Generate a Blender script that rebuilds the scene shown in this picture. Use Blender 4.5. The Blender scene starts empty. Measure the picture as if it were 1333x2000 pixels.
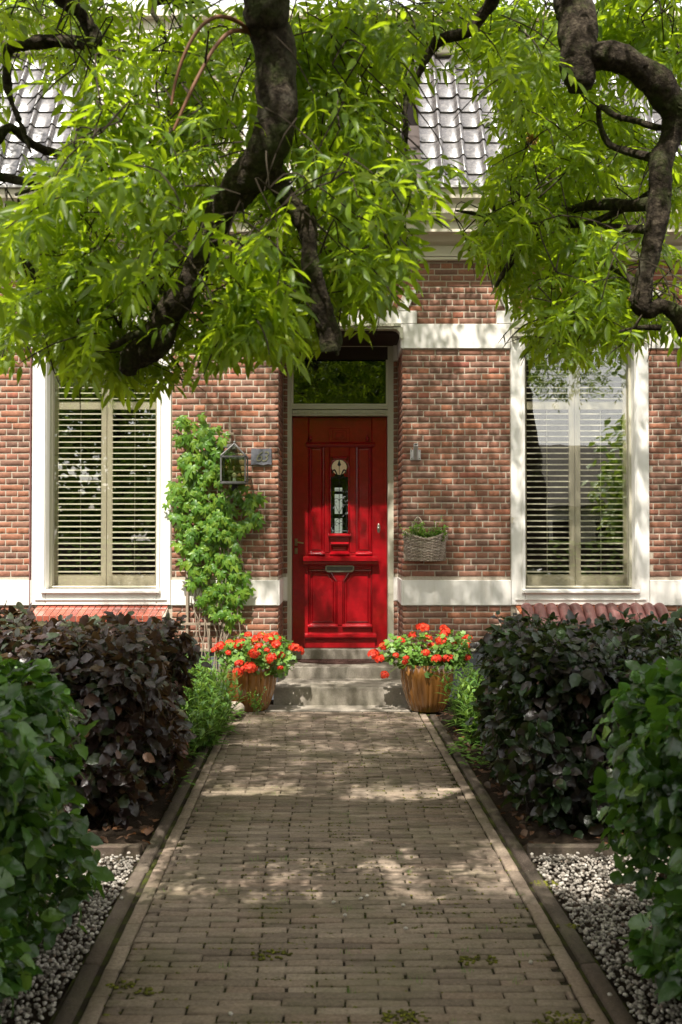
import bpy, math, random
import numpy as np
from math import sin, cos, pi, radians
from mathutils import Vector, Matrix, noise

random.seed(7)
rng = np.random.default_rng(7)
sc = bpy.context.scene
C = sc.collection

# ------------------------------------------------------------------ camera, world, sun, exposure
F_PX, CX, CY, TILT, CAM_Z = 2000.0, 666.5, 1000.0, math.atan(38 / 2000), 1.55
cam = bpy.data.cameras.new('camera')
cam.sensor_fit = 'VERTICAL'
cam.sensor_height = 36.0
cam.lens = 36.0
cam.clip_end = 2000
cam.clip_start = 0.05
cam.dof.use_dof = True
cam.dof.focus_distance = 9.3
cam.dof.aperture_fstop = 4.8
cam_o = bpy.data.objects.new('camera', cam)
C.objects.link(cam_o)
cam_o.location = (0, 0, CAM_Z)
cam_o.rotation_euler = (pi / 2 + TILT, 0, 0)
sc.camera = cam_o

SUN_EL, SUN_AZ = radians(60), radians(15)     # azimuth measured from behind the camera towards the left
S = Vector((-sin(SUN_AZ) * cos(SUN_EL), -cos(SUN_AZ) * cos(SUN_EL), sin(SUN_EL)))   # towards the sun
world = bpy.data.worlds.new('World')
sc.world = world
world.use_nodes = True
wn = world.node_tree
for n in list(wn.nodes):
    wn.nodes.remove(n)
sky = wn.nodes.new('ShaderNodeTexSky')
sky.sky_type = 'NISHITA'
sky.sun_disc = False
sky.sun_elevation = SUN_EL
sky.sun_rotation = math.atan2(S.x, S.y)
sky.air_density = 1.0
sky.dust_density = 2.5
sky.ozone_density = 1.0
bg = wn.nodes.new('ShaderNodeBackground')
bg.inputs['Strength'].default_value = 0.15
wo = wn.nodes.new('ShaderNodeOutputWorld')
tcn = wn.nodes.new('ShaderNodeTexCoord')
cl = wn.nodes.new('ShaderNodeTexNoise'); cl.inputs['Scale'].default_value = 2.2; cl.inputs['Detail'].default_value = 6
cr = wn.nodes.new('ShaderNodeValToRGB')
cr.color_ramp.elements[0].position = .30; cr.color_ramp.elements[0].color = (.45, .45, .45, 1)
cr.color_ramp.elements[1].position = .62; cr.color_ramp.elements[1].color = (1, 1, 1, 1)
cm = wn.nodes.new('ShaderNodeMix'); cm.data_type = 'RGBA'
cm.inputs[7].default_value = (5.2, 5.0, 4.7, 1)
wn.links.new(tcn.outputs['Generated'], cl.inputs['Vector'])
wn.links.new(cl.outputs['Fac'], cr.inputs[0])
wn.links.new(cr.outputs[0], cm.inputs[0])
wn.links.new(sky.outputs[0], cm.inputs[6])
wn.links.new(cm.outputs[2], bg.inputs[0])
wn.links.new(bg.outputs[0], wo.inputs[0])
sun = bpy.data.lights.new('sun', 'SUN')
sun.energy = 4.3
sun.angle = radians(0.53)
sun.color = (1.0, 0.95, 0.87)
sun_o = bpy.data.objects.new('sun', sun)
C.objects.link(sun_o)
sun_o.rotation_euler = S.to_track_quat('Z', 'Y').to_euler()
sun_o.location = (-3, -8, 14)
sc.view_settings.view_transform = 'Standard'
sc.view_settings.look = 'None'
sc.view_settings.gamma = 1
sc.view_settings.use_curve_mapping = False
sc.view_settings.exposure = 1.42
sc.render.engine = 'CYCLES'
sc.cycles.use_denoising = True
sc.cycles.max_bounces = 10
sc.cycles.transparent_max_bounces = 16
sc.cycles.sample_clamp_indirect = 6


def at(px, py, Y):
    """point on the vertical plane at depth Y seen at photo pixel (px, py)"""
    dx, v = (px - CX) / F_PX, (CY - py) / F_PX
    dy = cos(TILT) - v * sin(TILT)
    dz = sin(TILT) + v * cos(TILT)
    t = Y / dy
    return Vector((dx * t, Y, CAM_Z + dz * t))


# ------------------------------------------------------------------ object helpers
def tag(o, label=None, cat=None, group=None, kind=None):
    if label: o['label'] = label
    if cat: o['category'] = cat
    if group: o['group'] = group
    if kind: o['kind'] = kind
    return o


def empty(name, loc=(0, 0, 0), rz=0, label=None, cat=None, group=None, kind=None, parent=None):
    o = bpy.data.objects.new(name, None)
    o.empty_display_size = 0.1
    C.objects.link(o)
    o.location = loc
    o.rotation_euler = (0, 0, rz)
    if parent:
        o.parent = parent
    return tag(o, label, cat, group, kind)


def mesh_obj(name, me, parent=None, mat=None, M=None):
    o = bpy.data.objects.new(name, me)
    C.objects.link(o)
    if mat and not me.materials:
        me.materials.append(mat)
    if parent:
        o.parent = parent
    if M is not None:
        o.matrix_basis = M
    return o


def np_mesh(name, V, F, mat=None, smooth=False):
    """V (n,3) float, F (m,3) int"""
    V = np.ascontiguousarray(V, dtype=np.float32)
    F = np.ascontiguousarray(F, dtype=np.int32)
    me = bpy.data.meshes.new(name)
    me.vertices.add(len(V))
    me.vertices.foreach_set('co', V.ravel())
    me.loops.add(F.size)
    me.loops.foreach_set('vertex_index', F.ravel())
    me.polygons.add(len(F))
    me.polygons.foreach_set('loop_start', np.arange(0, F.size, F.shape[1], dtype=np.int32))
    me.update(calc_edges=True)
    if smooth:
        me.polygons.foreach_set('use_smooth', np.ones(len(F), dtype=bool))
    if mat:
        me.materials.append(mat)
    return me


def xform(loc, xa, za, s=1.0):
    """matrices (4x4) with local x along xa, local z near za"""
    x = Vector(xa).normalized()
    z = Vector(za)
    z = (z - x * z.dot(x))
    if z.length < 1e-5:
        z = x.orthogonal()
    z.normalize()
    y = z.cross(x)
    sx = s if isinstance(s, tuple) else (s, s, s)
    return Matrix(((x.x * sx[0], y.x * sx[1], z.x * sx[2], loc[0]),
                   (x.y * sx[0], y.y * sx[1], z.y * sx[2], loc[1]),
                   (x.z * sx[0], y.z * sx[1], z.z * sx[2], loc[2]),
                   (0, 0, 0, 1)))


def merge(protos, mats, idx):
    """protos: list of (V,F); mats (n,4,4); idx (n,) -> merged V,F"""
    Vs, Fs, off = [], [], 0
    mats = np.asarray(mats, dtype=np.float64)
    idx = np.asarray(idx)
    for k, (V, F) in enumerate(protos):
        m = mats[idx == k]
        if not len(m):
            continue
        W = np.einsum('nij,vj->nvi', m[:, :3, :3], V) + m[:, None, :3, 3]
        n = len(m)
        FF = F[None] + (np.arange(n) * len(V))[:, None, None] + off
        Vs.append(W.reshape(-1, 3))
        Fs.append(FF.reshape(-1, F.shape[1]))
        off += n * len(V)
    return np.concatenate(Vs), np.concatenate(Fs)


def scatter(part, mass, parent, protos, mats, mat, nmax=300, key=None, smooth=False, mass_kind='stuff', masslabel=None):
    """the nmax placements with the smallest key become parts that share mesh data, the rest one mesh"""
    n = len(mats)
    idx = rng.integers(0, len(protos), n)
    if key is None:
        key = np.arange(n)
    order = np.argsort(key)
    if nmax > 0:
        meshes = [np_mesh(part, V, F, mat, smooth) for V, F in protos]
        for i in order[:nmax]:
            mesh_obj(part, meshes[idx[i]], parent, M=mats[i])
    rest = order[nmax:]
    if len(rest):
        A = np.array([[list(r) for r in mats[i]] for i in rest])
        V, F = merge(protos, A, idx[rest])
        o = mesh_obj(mass, np_mesh(mass, V, F, mat, smooth), parent)
        if mass_kind:
            o['kind'] = mass_kind
        if masslabel:
            o['label'] = masslabel


class MB:
    """collects shapes for ONE mesh object"""
    def __init__(s):
        s.V, s.F, s.n = [], [], 0

    def add(s, V, F):
        s.V.extend([tuple(v) for v in V])
        s.F.extend([tuple(i + s.n for i in f) for f in F])
        s.n += len(V)
        return s

    def box(s, x0, x1, y0, y1, z0, z1, b=0.0):
        if b <= 0:
            V = [(x0, y0, z0), (x1, y0, z0), (x1, y1, z0), (x0, y1, z0), (x0, y0, z1), (x1, y0, z1), (x1, y1, z1), (x0, y1, z1)]
            F = [(0, 3, 2, 1), (4, 5, 6, 7), (0, 1, 5, 4), (1, 2, 6, 5), (2, 3, 7, 6), (3, 0, 4, 7)]
            return s.add(V, F)
        # front-and-edges chamfered box: rings in y
        b = min(b, (x1 - x0) * .4, (z1 - z0) * .4, (y1 - y0) * .4)
        rings = [(y1, 0), (y0 + b, 0), (y0, b)]
        V = []
        for y, i in rings:
            V += [(x0 + i, y, z0 + i), (x1 - i, y, z0 + i), (x1 - i, y, z1 - i), (x0 + i, y, z1 - i)]
        F = [(0, 1, 2, 3), (11, 10, 9, 8)][0:1] + [(8, 9, 10, 11)]
        for r in range(2):
            for k in range(4):
                a, c = r * 4 + k, r * 4 + (k + 1) % 4
                F.append((a, a + 4, c + 4, c))
        return s.add(V, F)

    def prism(s, poly, y0, y1, bev=0.0):
        """polygon in x,z extruded from y1 (back) to y0 (front)"""
        n = len(poly)
        V = [(x, y1, z) for x, z in poly] + [(x, y0, z) for x, z in poly]
        F = [tuple(range(n)), tuple(range(2 * n - 1, n - 1, -1))]
        for k in range(n):
            c = (k + 1) % n
            F.append((k, k + n, c + n, c))
        return s.add(V, F)

    def prism_x(s, poly, x0, x1):
        """polygon in y,z extruded along x"""
        n = len(poly)
        V = [(x0, y, z) for y, z in poly] + [(x1, y, z) for y, z in poly]
        F = [tuple(range(n)), tuple(range(2 * n - 1, n - 1, -1))]
        for k in range(n):
            c = (k + 1) % n
            F.append((k, k + n, c + n, c))
        return s.add(V, F)

    def tube(s, pts, rad, seg=8, bump=0.0, caps=True, sub=0):
        P = [Vector(p) for p in pts]
        R = list(rad) if hasattr(rad, '__len__') else [rad] * len(P)
        if sub:
            P, R = smooth_path(P, R, sub)
        V, F = [], []
        up = None
        for i, p in enumerate(P):
            t = (P[min(i + 1, len(P) - 1)] - P[max(i - 1, 0)]).normalized()
            if up is None:
                up = t.orthogonal().normalized()
            up = (up - t * up.dot(t)).normalized()
            w = t.cross(up)
            for k in range(seg):
                a = 2 * pi * k / seg
                r = R[i] * (1 + (random.uniform(-bump, bump) if bump else 0))
                V.append(p + (up * cos(a) + w * sin(a)) * r)
        for i in range(len(P) - 1):
            for k in range(seg):
                a, c = i * seg + k, i * seg + (k + 1) % seg
                F.append((a, c, c + seg, a + seg))
        if caps:
            F.append(tuple(range(seg - 1, -1, -1)))
            F.append(tuple(range((len(P) - 1) * seg, len(P) * seg)))
        return s.add(V, F)

    def lathe(s, prof, seg=32, c=(0, 0, 0), flute=None):
        V, F = [], []
        for i, (r, z) in enumerate(prof):
            for k in range(seg):
                a = 2 * pi * k / seg
                rr = r
                if flute:
                    rr = r * (1 + flute[1] * flute[2][i] * (abs(cos(a * flute[0] / 2)) ** 0.6 - .6))
                V.append((c[0] + rr * cos(a), c[1] + rr * sin(a), c[2] + z))
        for i in range(len(prof) - 1):
            for k in range(seg):
                a, d = i * seg + k, i * seg + (k + 1) % seg
                F.append((a, d, d + seg, a + seg))
        F.append(tuple(range(seg - 1, -1, -1)))
        F.append(tuple(range((len(prof) - 1) * seg, len(prof) * seg)))
        return s.add(V, F)

    def sphere(s, c, r, seg=10, rings=6, sq=(1, 1, 1)):
        prof = []
        V, F = [], []
        for i in range(rings + 1):
            th = pi * i / rings
            for k in range(seg):
                a = 2 * pi * k / seg
                V.append((c[0] + r * sq[0] * sin(th) * cos(a), c[1] + r * sq[1] * sin(th) * sin(a), c[2] - r * sq[2] * cos(th)))
        for i in range(rings):
            for k in range(seg):
                a, d = i * seg + k, i * seg + (k + 1) % seg
                F.append((a, d, d + seg, a + seg))
        return s.add(V, F)

    def tris(s):
        V = np.array(s.V, dtype=np.float64)
        T = []
        for f in s.F:
            for k in range(1, len(f) - 1):
                T.append((f[0], f[k], f[k + 1]))
        return V, np.array(T, dtype=np.int32)

    def mesh(s, name, mat=None, smooth=False, angle=None):
        me = bpy.data.meshes.new(name)
        me.from_pydata(s.V, [], s.F)
        me.update()
        if smooth:
            me.polygons.foreach_set('use_smooth', [True] * len(me.polygons))
            if angle:
                me.set_sharp_from_angle(angle=radians(angle))
        if mat:
            me.materials.append(mat)
        return me

    def build(s, name, mat, parent=None, smooth=False, angle=40, **kw):
        o = mesh_obj(name, s.mesh(name, mat, smooth, angle), parent)
        return tag(o, **kw)


def smooth_path(P, R, sub):
    Q, T = [], []
    n = len(P)
    for i in range(n - 1):
        p0, p1, p2, p3 = P[max(i - 1, 0)], P[i], P[i + 1], P[min(i + 2, n - 1)]
        for k in range(sub):
            t = k / sub
            Q.append(0.5 * ((2 * p1) + (p2 - p0) * t + (2 * p0 - 5 * p1 + 4 * p2 - p3) * t * t + (3 * p1 - p0 - 3 * p2 + p3) * t ** 3))
            T.append(R[i] * (1 - t) + R[i + 1] * t)
    Q.append(P[-1]); T.append(R[-1])
    return Q, T


# ------------------------------------------------------------------ materials
class Mt:
    def __init__(s, name, rough=0.6, spec=0.5):
        s.m = bpy.data.materials.new(name)
        s.m.use_nodes = True
        s.t = s.m.node_tree
        s.b = s.t.nodes['Principled BSDF']
        s.out = s.t.nodes['Material Output']
        s.b.inputs['Roughness'].default_value = rough
        s.b.inputs['Specular IOR Level'].default_value = spec

    def n(s, ty, **kw):
        x = s.t.nodes.new(ty)
        for k, v in kw.items():
            setattr(x, k, v)
        return x

    def l(s, a, b):
        s.t.links.new(a, b)

    def noise(s, scale, detail=4, rough=.6, coord='Object', dist=0.0, vec=None):
        x = s.n('ShaderNodeTexNoise')
        x.inputs['Scale'].default_value = scale
        x.inputs['Detail'].default_value = detail
        x.inputs['Roughness'].default_value = rough
        x.inputs['Distortion'].default_value = dist
        if vec is None:
            vec = s.pos(coord)
        s.l(vec, x.inputs['Vector'])
        return x.outputs['Fac']

    def pos(s, coord='Object'):
        if coord == 'World':
            return s.n('ShaderNodeNewGeometry').outputs['Position']
        return s.n('ShaderNodeTexCoord').outputs[coord]

    def rnd(s):
        a = s.n('ShaderNodeNewGeometry').outputs['Random Per Island']
        b = s.n('ShaderNodeObjectInfo').outputs['Random']
        ad = s.math('ADD', a, b)
        return s.math('FRACT', ad)

    def math(s, op, a, b=None, c=None):
        x = s.n('ShaderNodeMath', operation=op)
        for i, v in enumerate((a, b, c)):
            if v is None: continue
            if isinstance(v, (int, float)): x.inputs[i].default_value = v
            else: s.l(v, x.inputs[i])
        return x.outputs[0]

    def ramp(s, fac, stops, interp='LINEAR'):
        x = s.n('ShaderNodeValToRGB')
        e = x.color_ramp.elements
        x.color_ramp.interpolation = interp
        while len(e) < len(stops): e.new(.5)
        for i, (p, c) in enumerate(stops):
            e[i].position = p
            e[i].color = (*c, 1) if len(c) == 3 else c
        s.l(fac, x.inputs[0])
        return x.outputs[0]

    def mix(s, fac, a, b, blend='MIX'):
        x = s.n('ShaderNodeMix', data_type='RGBA', blend_type=blend)
        for i, v in ((0, fac), (6, a), (7, b)):
            if isinstance(v, (int, float)): x.inputs[i].default_value = v
            elif isinstance(v, tuple): x.inputs[i].default_value = (*v, 1)
            else: s.l(v, x.inputs[i])
        return x.outputs[2]

    def color(s, c):
        if isinstance(c, tuple): s.b.inputs['Base Color'].default_value = (*c, 1)
        else: s.l(c, s.b.inputs['Base Color'])

    def bump(s, h, strength=.3, dist=.01, to=None):
        x = s.n('ShaderNodeBump')
        x.inputs['Strength'].default_value = strength
        x.inputs['Distance'].default_value = dist
        s.l(h, x.inputs['Height'])
        s.l(x.outputs[0], (to or s.b).inputs['Normal'])
        return x.outputs[0]

    def rough(s, v):
        s.l(v, s.b.inputs['Roughness'])


def grey(m, lo, hi, fac):
    return m.ramp(fac, [(0, (lo,) * 3), (1, (hi,) * 3)])


def m_brick(name, tint=(1, 1, 1), gloss=0.0):
    m = Mt(name, .88, .25)
    r = m.rnd()
    c = m.ramp(r, [(0, (.155, .088, .068)), (.18, (.20, .102, .075)), (.38, (.25, .112, .078)), (.55, (.19, .105, .08)),
                   (.7, (.28, .122, .076)), (.82, (.22, .118, .088)), (.95, (.32, .135, .08)), (1, (.25, .09, .07))])
    n1 = m.noise(38, 5, .7, 'World')
    c = m.mix(.6, c, m.ramp(n1, [(.28, (.5, .48, .48)), (.5, (.95, .95, .95)), (.72, (1.35, 1.3, 1.2))]), 'MULTIPLY')
    n2 = m.noise(130, 3, .7, 'World')
    c = m.mix(m.math('MULTIPLY', m.ramp(n2, [(.62, (0,) * 3), (.72, (1,) * 3)]), .7), c, (.035, .028, .025))
    n3 = m.noise(5, 4, .6, 'World')
    c = m.mix(m.math('MULTIPLY', m.ramp(n3, [(.55, (0,) * 3), (.75, (1,) * 3)]), .12), c, (.40, .34, .28))
    c = m.mix(1.0, c, (tint[0] * .98, tint[1] * .94, tint[2] * .88), 'MULTIPLY')
    m.color(c)
    h = m.math('ADD', m.math('MULTIPLY', n1, 1.0), m.math('MULTIPLY', n2, .5))
    m.bump(h, .5, .004)
    if gloss:
        m.b.inputs['Roughness'].default_value = .3
    return m.m


def m_mortar():
    m = Mt('mortar', .95, .1)
    n = m.noise(60, 5, .7, 'World')
    n2 = m.noise(3, 4, .6, 'World')
    c = m.ramp(n, [(.3, (.34, .28, .22)), (.6, (.48, .41, .33)), (.8, (.55, .48, .39))])
    c = m.mix(m.math('MULTIPLY', n2, .3), c, (.22, .18, .14))
    m.color(c)
    m.bump(n, .8, .004)
    return m.m


def m_paint(name, col, dirt=.25, rough=.5, dcol=(.25, .2, .14), scale=2.5, spec=.4, bumpv=.15, streak=0.0):
    m = Mt(name, rough, spec)
    n = m.noise(scale, 7, .65, 'World')
    n2 = m.noise(scale * 14, 5, .7, 'World')
    f = m.math('MULTIPLY', m.ramp(n, [(.45, (0,) * 3), (.8, (1,) * 3)]), dirt)
    c = m.mix(f, col, dcol)
    c = m.mix(m.math('MULTIPLY', m.ramp(n2, [(.6, (0,) * 3), (.78, (1,) * 3)]), dirt * .6), c, dcol)
    if streak:
        mp = m.n('ShaderNodeMapping'); mp.inputs['Scale'].default_value = (9, 9, .7)
        m.l(m.pos('World'), mp.inputs['Vector'])
        ns = m.noise(1.6, 6, .7, vec=mp.outputs[0])
        c = m.mix(m.math('MULTIPLY', m.ramp(ns, [(.48, (0,) * 3), (.72, (1,) * 3)]), streak), c, dcol)
    m.color(c)
    m.bump(n2, bumpv, .003)
    return m.m


def m_leaf(name, stops, trans, tfac=.35, rough=.42, spec=.5, vein=False, bumpy=.0, back=None):
    m = Mt(name, rough, spec)
    r = m.rnd()
    c = m.ramp(r, stops)
    n = m.noise(18, 3, .6, 'World')
    c = m.mix(.5, c, m.ramp(n, [(.3, (.6, .62, .6)), (.7, (1.35, 1.3, 1.2))]), 'MULTIPLY')
    m.color(c)
    tr = m.n('ShaderNodeBsdfTranslucent')
    tc = m.mix(.6, trans, m.mix(r, (.75, .8, .7), (1.3, 1.15, 1.1)), 'MULTIPLY')
    m.l(tc, tr.inputs['Color'])
    mx = m.n('ShaderNodeMixShader')
    mx.inputs[0].default_value = tfac
    m.l(m.b.outputs[0], mx.inputs[1])
    m.l(tr.outputs[0], mx.inputs[2])
    m.l(mx.outputs[0], m.out.inputs['Surface'])
    if bumpy:
        nn = m.noise(90, 2, .5, 'World')
        b = m.bump(nn, bumpy, .004)
    return m.m


def m_glass(name, tint=(.85, .93, .88), ior=1.52, boost=1.0, wavy=.0):
    m = Mt(name)
    lw = m.n('ShaderNodeLayerWeight'); lw.inputs[0].default_value = .5
    sch = m.math('MULTIPLY_ADD', m.math('POWER', lw.outputs['Facing'], 5.0), .95, ((ior - 1) / (ior + 1)) ** 2)
    gl = m.n('ShaderNodeBsdfGlossy'); gl.inputs['Roughness'].default_value = 0.0
    gl.inputs['Color'].default_value = (1, 1, 1, 1)
    tr = m.n('ShaderNodeBsdfTransparent'); tr.inputs[0].default_value = (*tint, 1)
    mx = m.n('ShaderNodeMixShader')
    f = m.math('MINIMUM', m.math('MULTIPLY', sch, boost), 1.0)
    m.l(f, mx.inputs[0]); m.l(tr.outputs[0], mx.inputs[1]); m.l(gl.outputs[0], mx.inputs[2])
    m.l(mx.outputs[0], m.out.inputs['Surface'])
    if wavy:
        nn = m.noise(3.2, 2, .5, 'World')
        b = m.n('ShaderNodeBump'); b.inputs['Strength'].default_value = wavy; b.inputs['Distance'].default_value = .004
        m.l(nn, b.inputs['Height']); m.l(b.outputs[0], gl.inputs['Normal'])
    return m.m


def m_plain(name, col, rough=.5, spec=.5, metal=0.0, nscale=40, var=.2, bumpv=.2, emit=0):
    m = Mt(name, rough, spec)
    n = m.noise(nscale, 5, .65)
    m.color(m.mix(.8, col, m.ramp(n, [(.25, (1 - var,) * 3), (.75, (1 + var,) * 3)]), 'MULTIPLY'))
    m.b.inputs['Metallic'].default_value = metal
    if bumpv: m.bump(n, bumpv, .003)
    if emit:
        m.b.inputs['Emission Color'].default_value = (*col, 1)
        m.b.inputs['Emission Strength'].default_value = emit
    return m.m


M = {}
M['brick'] = m_brick('house_brick')
M['arch_brick'] = m_brick('arch_brick', (1.25, 1.1, .95))
M['mortar'] = m_mortar()
M['white'] = m_paint('white_render', (.68, .645, .60), .30, .6, (.40, .34, .27), streak=.38)
M['casing'] = m_paint('white_casing', (.72, .69, .65), .2, .38, (.46, .40, .32), streak=.25)
M['cream'] = m_paint('cream_paint', (.60, .54, .44), .2, .4, (.36, .3, .22))
M['olive'] = m_paint('olive_cream_frame', (.50, .47, .37), .15, .4, (.3, .27, .2))
M['shutter'] = m_paint('shutter_paint', (.47, .42, .325), .08, .4, (.35, .33, .25), bumpv=.03)
M['slat'] = m_paint('slat_paint', (.50, .47, .38), .05, .4, (.4, .38, .3), bumpv=.02)
M['plinth'] = m_paint('plinth_grey', (.085, .092, .105), .5, .6, (.16, .15, .14))
M['pinkish'] = m_paint('pale_boards', (.72, .64, .60), .15, .5, (.5, .44, .4))
M['dark_wood'] = m_plain('dark_wood', (.035, .02, .015), .6, .3)
M['interior'] = m_plain('dark_interior', (.03, .027, .022), .9, .1)
M['glass'] = m_glass('window_glass', (.97, .97, .945), 1.52, 2.9, .10)
M['glass_dark'] = m_glass('transom_glass', (.75, .8, .75), 1.52, 1.7, .15)
M['lamp_glass'] = m_glass('lantern_glass', (.78, .84, .74), 1.5, 1.6, .3)

# glazed tile
m = Mt('glazed_roof_tile', .3, .5)
m.color(m.mix(m.ramp(m.noise(30, 5, .7, 'World'), [(.45, (0,) * 3), (.7, (1,) * 3)]), (.055, .05, .052), (.15, .135, .13)))
nz = m.noise(14, 4, .6, 'World')
m.rough(grey(m, .14, .42, nz))
m.b.inputs['Coat Weight'].default_value = .7
m.b.inputs['Coat Roughness'].default_value = .3
m.b.inputs['Coat IOR'].default_value = 1.45
m.bump(nz, .35, .01)
M['roof_tile'] = m.m
# glazed sill bricks
m = Mt('glazed_sill_brick', .22, .6)
m.color(m.ramp(m.rnd(), [(0, (.26, .06, .04)), (.5, (.34, .085, .05)), (1, (.2, .055, .045))]))
m.b.inputs['Coat Weight'].default_value = .8
m.b.inputs['Coat Roughness'].default_value = .18
m.bump(m.noise(50, 4, .6, 'World'), .25, .004)
M['sill_brick'] = m.m
M['sill_orange'] = m_plain('orange_sill_brick', (.40, .12, .05), .7, .3, nscale=70, var=.3)
M['roll_tile'] = m_plain('brown_roll_tile', (.15, .062, .055), .45, .4, nscale=60, var=.35)

# door paint
m = Mt('red_gloss_paint', .16, .55)
nz = m.noise(22, 4, .6, 'World')
m.color(m.mix(m.ramp(nz, [(.4, (0,) * 3), (.7, (1,) * 3)]), (.235, .0025, .006), (.29, .0035, .008)))
n2 = m.noise(160, 3, .6, 'World')
m.rough(grey(m, .12, .3, m.noise(9, 5, .7, 'World')))
m.b.inputs['Coat Weight'].default_value = .4
m.b.inputs['Coat Roughness'].default_value = .08
m.bump(m.math('ADD', n2, m.math('MULTIPLY', nz, .7)), .10, .004)
M['red'] = m.m
M['iron'] = m_plain('black_iron', (.015, .014, .013), .5, .5)
M['nickel'] = m_plain('worn_nickel', (.42, .40, .33), .32, .5, .9)
M['brass'] = m_plain('dull_brass', (.30, .24, .13), .35, .5, .9)
M['lead'] = m_plain('lead_grey_metal', (.13, .125, .12), .5, .5, .5)
M['zinc'] = m_plain('grey_painted_metal', (.42, .40, .39), .5, .5, .2)
M['slate'] = m_plain('slate', (.11, .11, .125), .7, .3, nscale=25, var=.35, bumpv=.6)
M['moss_num'] = m_plain('carved_numeral', (.17, .165, .10), .8, .2, nscale=60, var=.3)
M['stone'] = None
m = Mt('step_stone', .85, .25)
n1, n2, n3 = m.noise(6, 6, .7, 'World'), m.noise(90, 4, .7, 'World'), m.noise(1.7, 5, .7, 'World')
c = m.ramp(n1, [(.3, (.17, .145, .115)), (.6, (.29, .255, .21)), (.8, (.36, .325, .27))])
c = m.mix(.5, c, m.ramp(n2, [(.3, (.6,) * 3), (.7, (1.3,) * 3)]), 'MULTIPLY')
c = m.mix(m.math('MULTIPLY', m.ramp(n3, [(.5, (0,) * 3), (.7, (1,) * 3)]), .45), c, (.10, .095, .055))
m.color(c); m.bump(n2, .5, .004)
M['stone'] = m.m
M['mat'] = m_plain('rubber_doormat', (.07, .035, .028), .85, .25, nscale=120, var=.6, bumpv=.8)

# pavers
def m_paver(name, k=1.0):
    m = Mt(name, .9, .2)
    r = m.rnd()
    c = m.ramp(r, [(0, (.105 * k, .078 * k, .060 * k)), (.3, (.145 * k, .112 * k, .084 * k)), (.6, (.175 * k, .136 * k, .102 * k)), (.8, (.155 * k, .112 * k, .084 * k)), (1, (.21 * k, .165 * k, .125 * k))])
    n1 = m.noise(70, 5, .75, 'World'); n2 = m.noise(2.2, 5, .65, 'World'); n3 = m.noise(300, 2, .6, 'World')
    c = m.mix(.8, c, m.ramp(n1, [(.3, (.55,) * 3), (.7, (1.4,) * 3)]), 'MULTIPLY')
    c = m.mix(m.math('MULTIPLY', m.ramp(n2, [(.48, (0,) * 3), (.7, (1,) * 3)]), .55), c, (.085, .085, .035))
    c = m.mix(m.math('MULTIPLY', m.ramp(m.noise(1.3, 5, .7, 'World', .5), [(.5, (0,) * 3), (.68, (1,) * 3)]), .35), c, (.26, .21, .165))
    c = m.mix(m.ramp(n3, [(.66, (0,) * 3), (.74, (1,) * 3)]), c, (.30, .26, .21))
    m.color(c)
    m.bump(m.math('ADD', n1, m.math('MULTIPLY', n3, .6)), .75, .005)
    return m.m
M['paver'] = m_paver('paver_brick', 1.3)
M['kerb'] = m_paver('kerb_stone', .5)
m = Mt('joint_sand', 1.0, .05)
n1, n2 = m.noise(7, 5, .7, 'World'), m.noise(120, 3, .7, 'World')
m.color(m.mix(m.ramp(n1, [(.45, (0,) * 3), (.62, (1,) * 3)]), (.03, .024, .018), (.05, .058, .012)))
m.bump(n2, .8, .004)
M['joint'] = m.m
m = Mt('moss', 1.0, .05)
m.color(m.ramp(m.rnd(), [(0, (.06, .055, .018)), (.5, (.10, .10, .02)), (.8, (.15, .15, .022)), (1, (.04, .035, .018))]))
M['moss'] = m.m
m = Mt('garden_soil', 1.0, .1)
n1, n2 = m.noise(4, 6, .7, 'World'), m.noise(60, 5, .7, 'World')
m.color(m.mix(.8, m.ramp(n1, [(.3, (.022, .015, .010)), (.7, (.06, .042, .028))]), m.ramp(n2, [(.3, (.5,) * 3), (.7, (1.5,) * 3)]), 'MULTIPLY'))
m.bump(n2, 1, .03)
M['soil'] = m.m
m = Mt('white_gravel', .75, .3)
m.color(m.mix(.6, m.ramp(m.rnd(), [(0, (.07, .058, .045)), (.25, (.20, .175, .145)), (.6, (.33, .295, .255)), (.9, (.45, .41, .36)), (1, (.16, .11, .08))]),
              m.ramp(m.noise(60, 4, .6, 'World'), [(.3, (.6,) * 3), (.7, (1.3,) * 3)]), 'MULTIPLY'))
M['gravel'] = m.m
m = Mt('asphalt', .9, .2)
m.color(m.ramp(m.noise(80, 4, .7, 'World'), [(.3, (.04,) * 3), (.7, (.065,) * 3)]))
M['asphalt'] = m.m
# bark
m = Mt('ash_bark', .95, .15)
n1, n2, n3 = m.noise(9, 6, .7), m.noise(45, 5, .7), m.noise(3.5, 5, .65)
c = m.ramp(n2, [(.3, (.012, .009, .006)), (.5, (.035, .026, .018)), (.7, (.10, .08, .056))])
c = m.mix(m.math('MULTIPLY', m.ramp(n1, [(.5, (0,) * 3), (.66, (1,) * 3)]), .75), c, (.05, .065, .016))
c = m.mix(m.math('MULTIPLY', m.ramp(n3, [(.58, (0,) * 3), (.7, (1,) * 3)]), .5), c, (.16, .15, .11))
m.color(c); m.bump(m.math('ADD', n2, n1), 1.0, .02)
M['bark'] = m.m
M['twig'] = m_plain('dark_twig', (.035, .026, .016), .85, .2)
M['young_shoot'] = m_plain('reddish_young_shoot', (.13, .055, .022), .6, .3)
M['green_stem'] = m_plain('green_stem', (.09, .13, .03), .6, .3)
M['ash_leaf'] = m_leaf('ash_leaf', [(0, (.045, .085, .006)), (.35, (.075, .13, .008)), (.7, (.105, .17, .010)), (.92, (.15, .22, .014)), (1, (.26, .31, .03))], (.46, .64, .02), .5, .42, .4)
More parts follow.
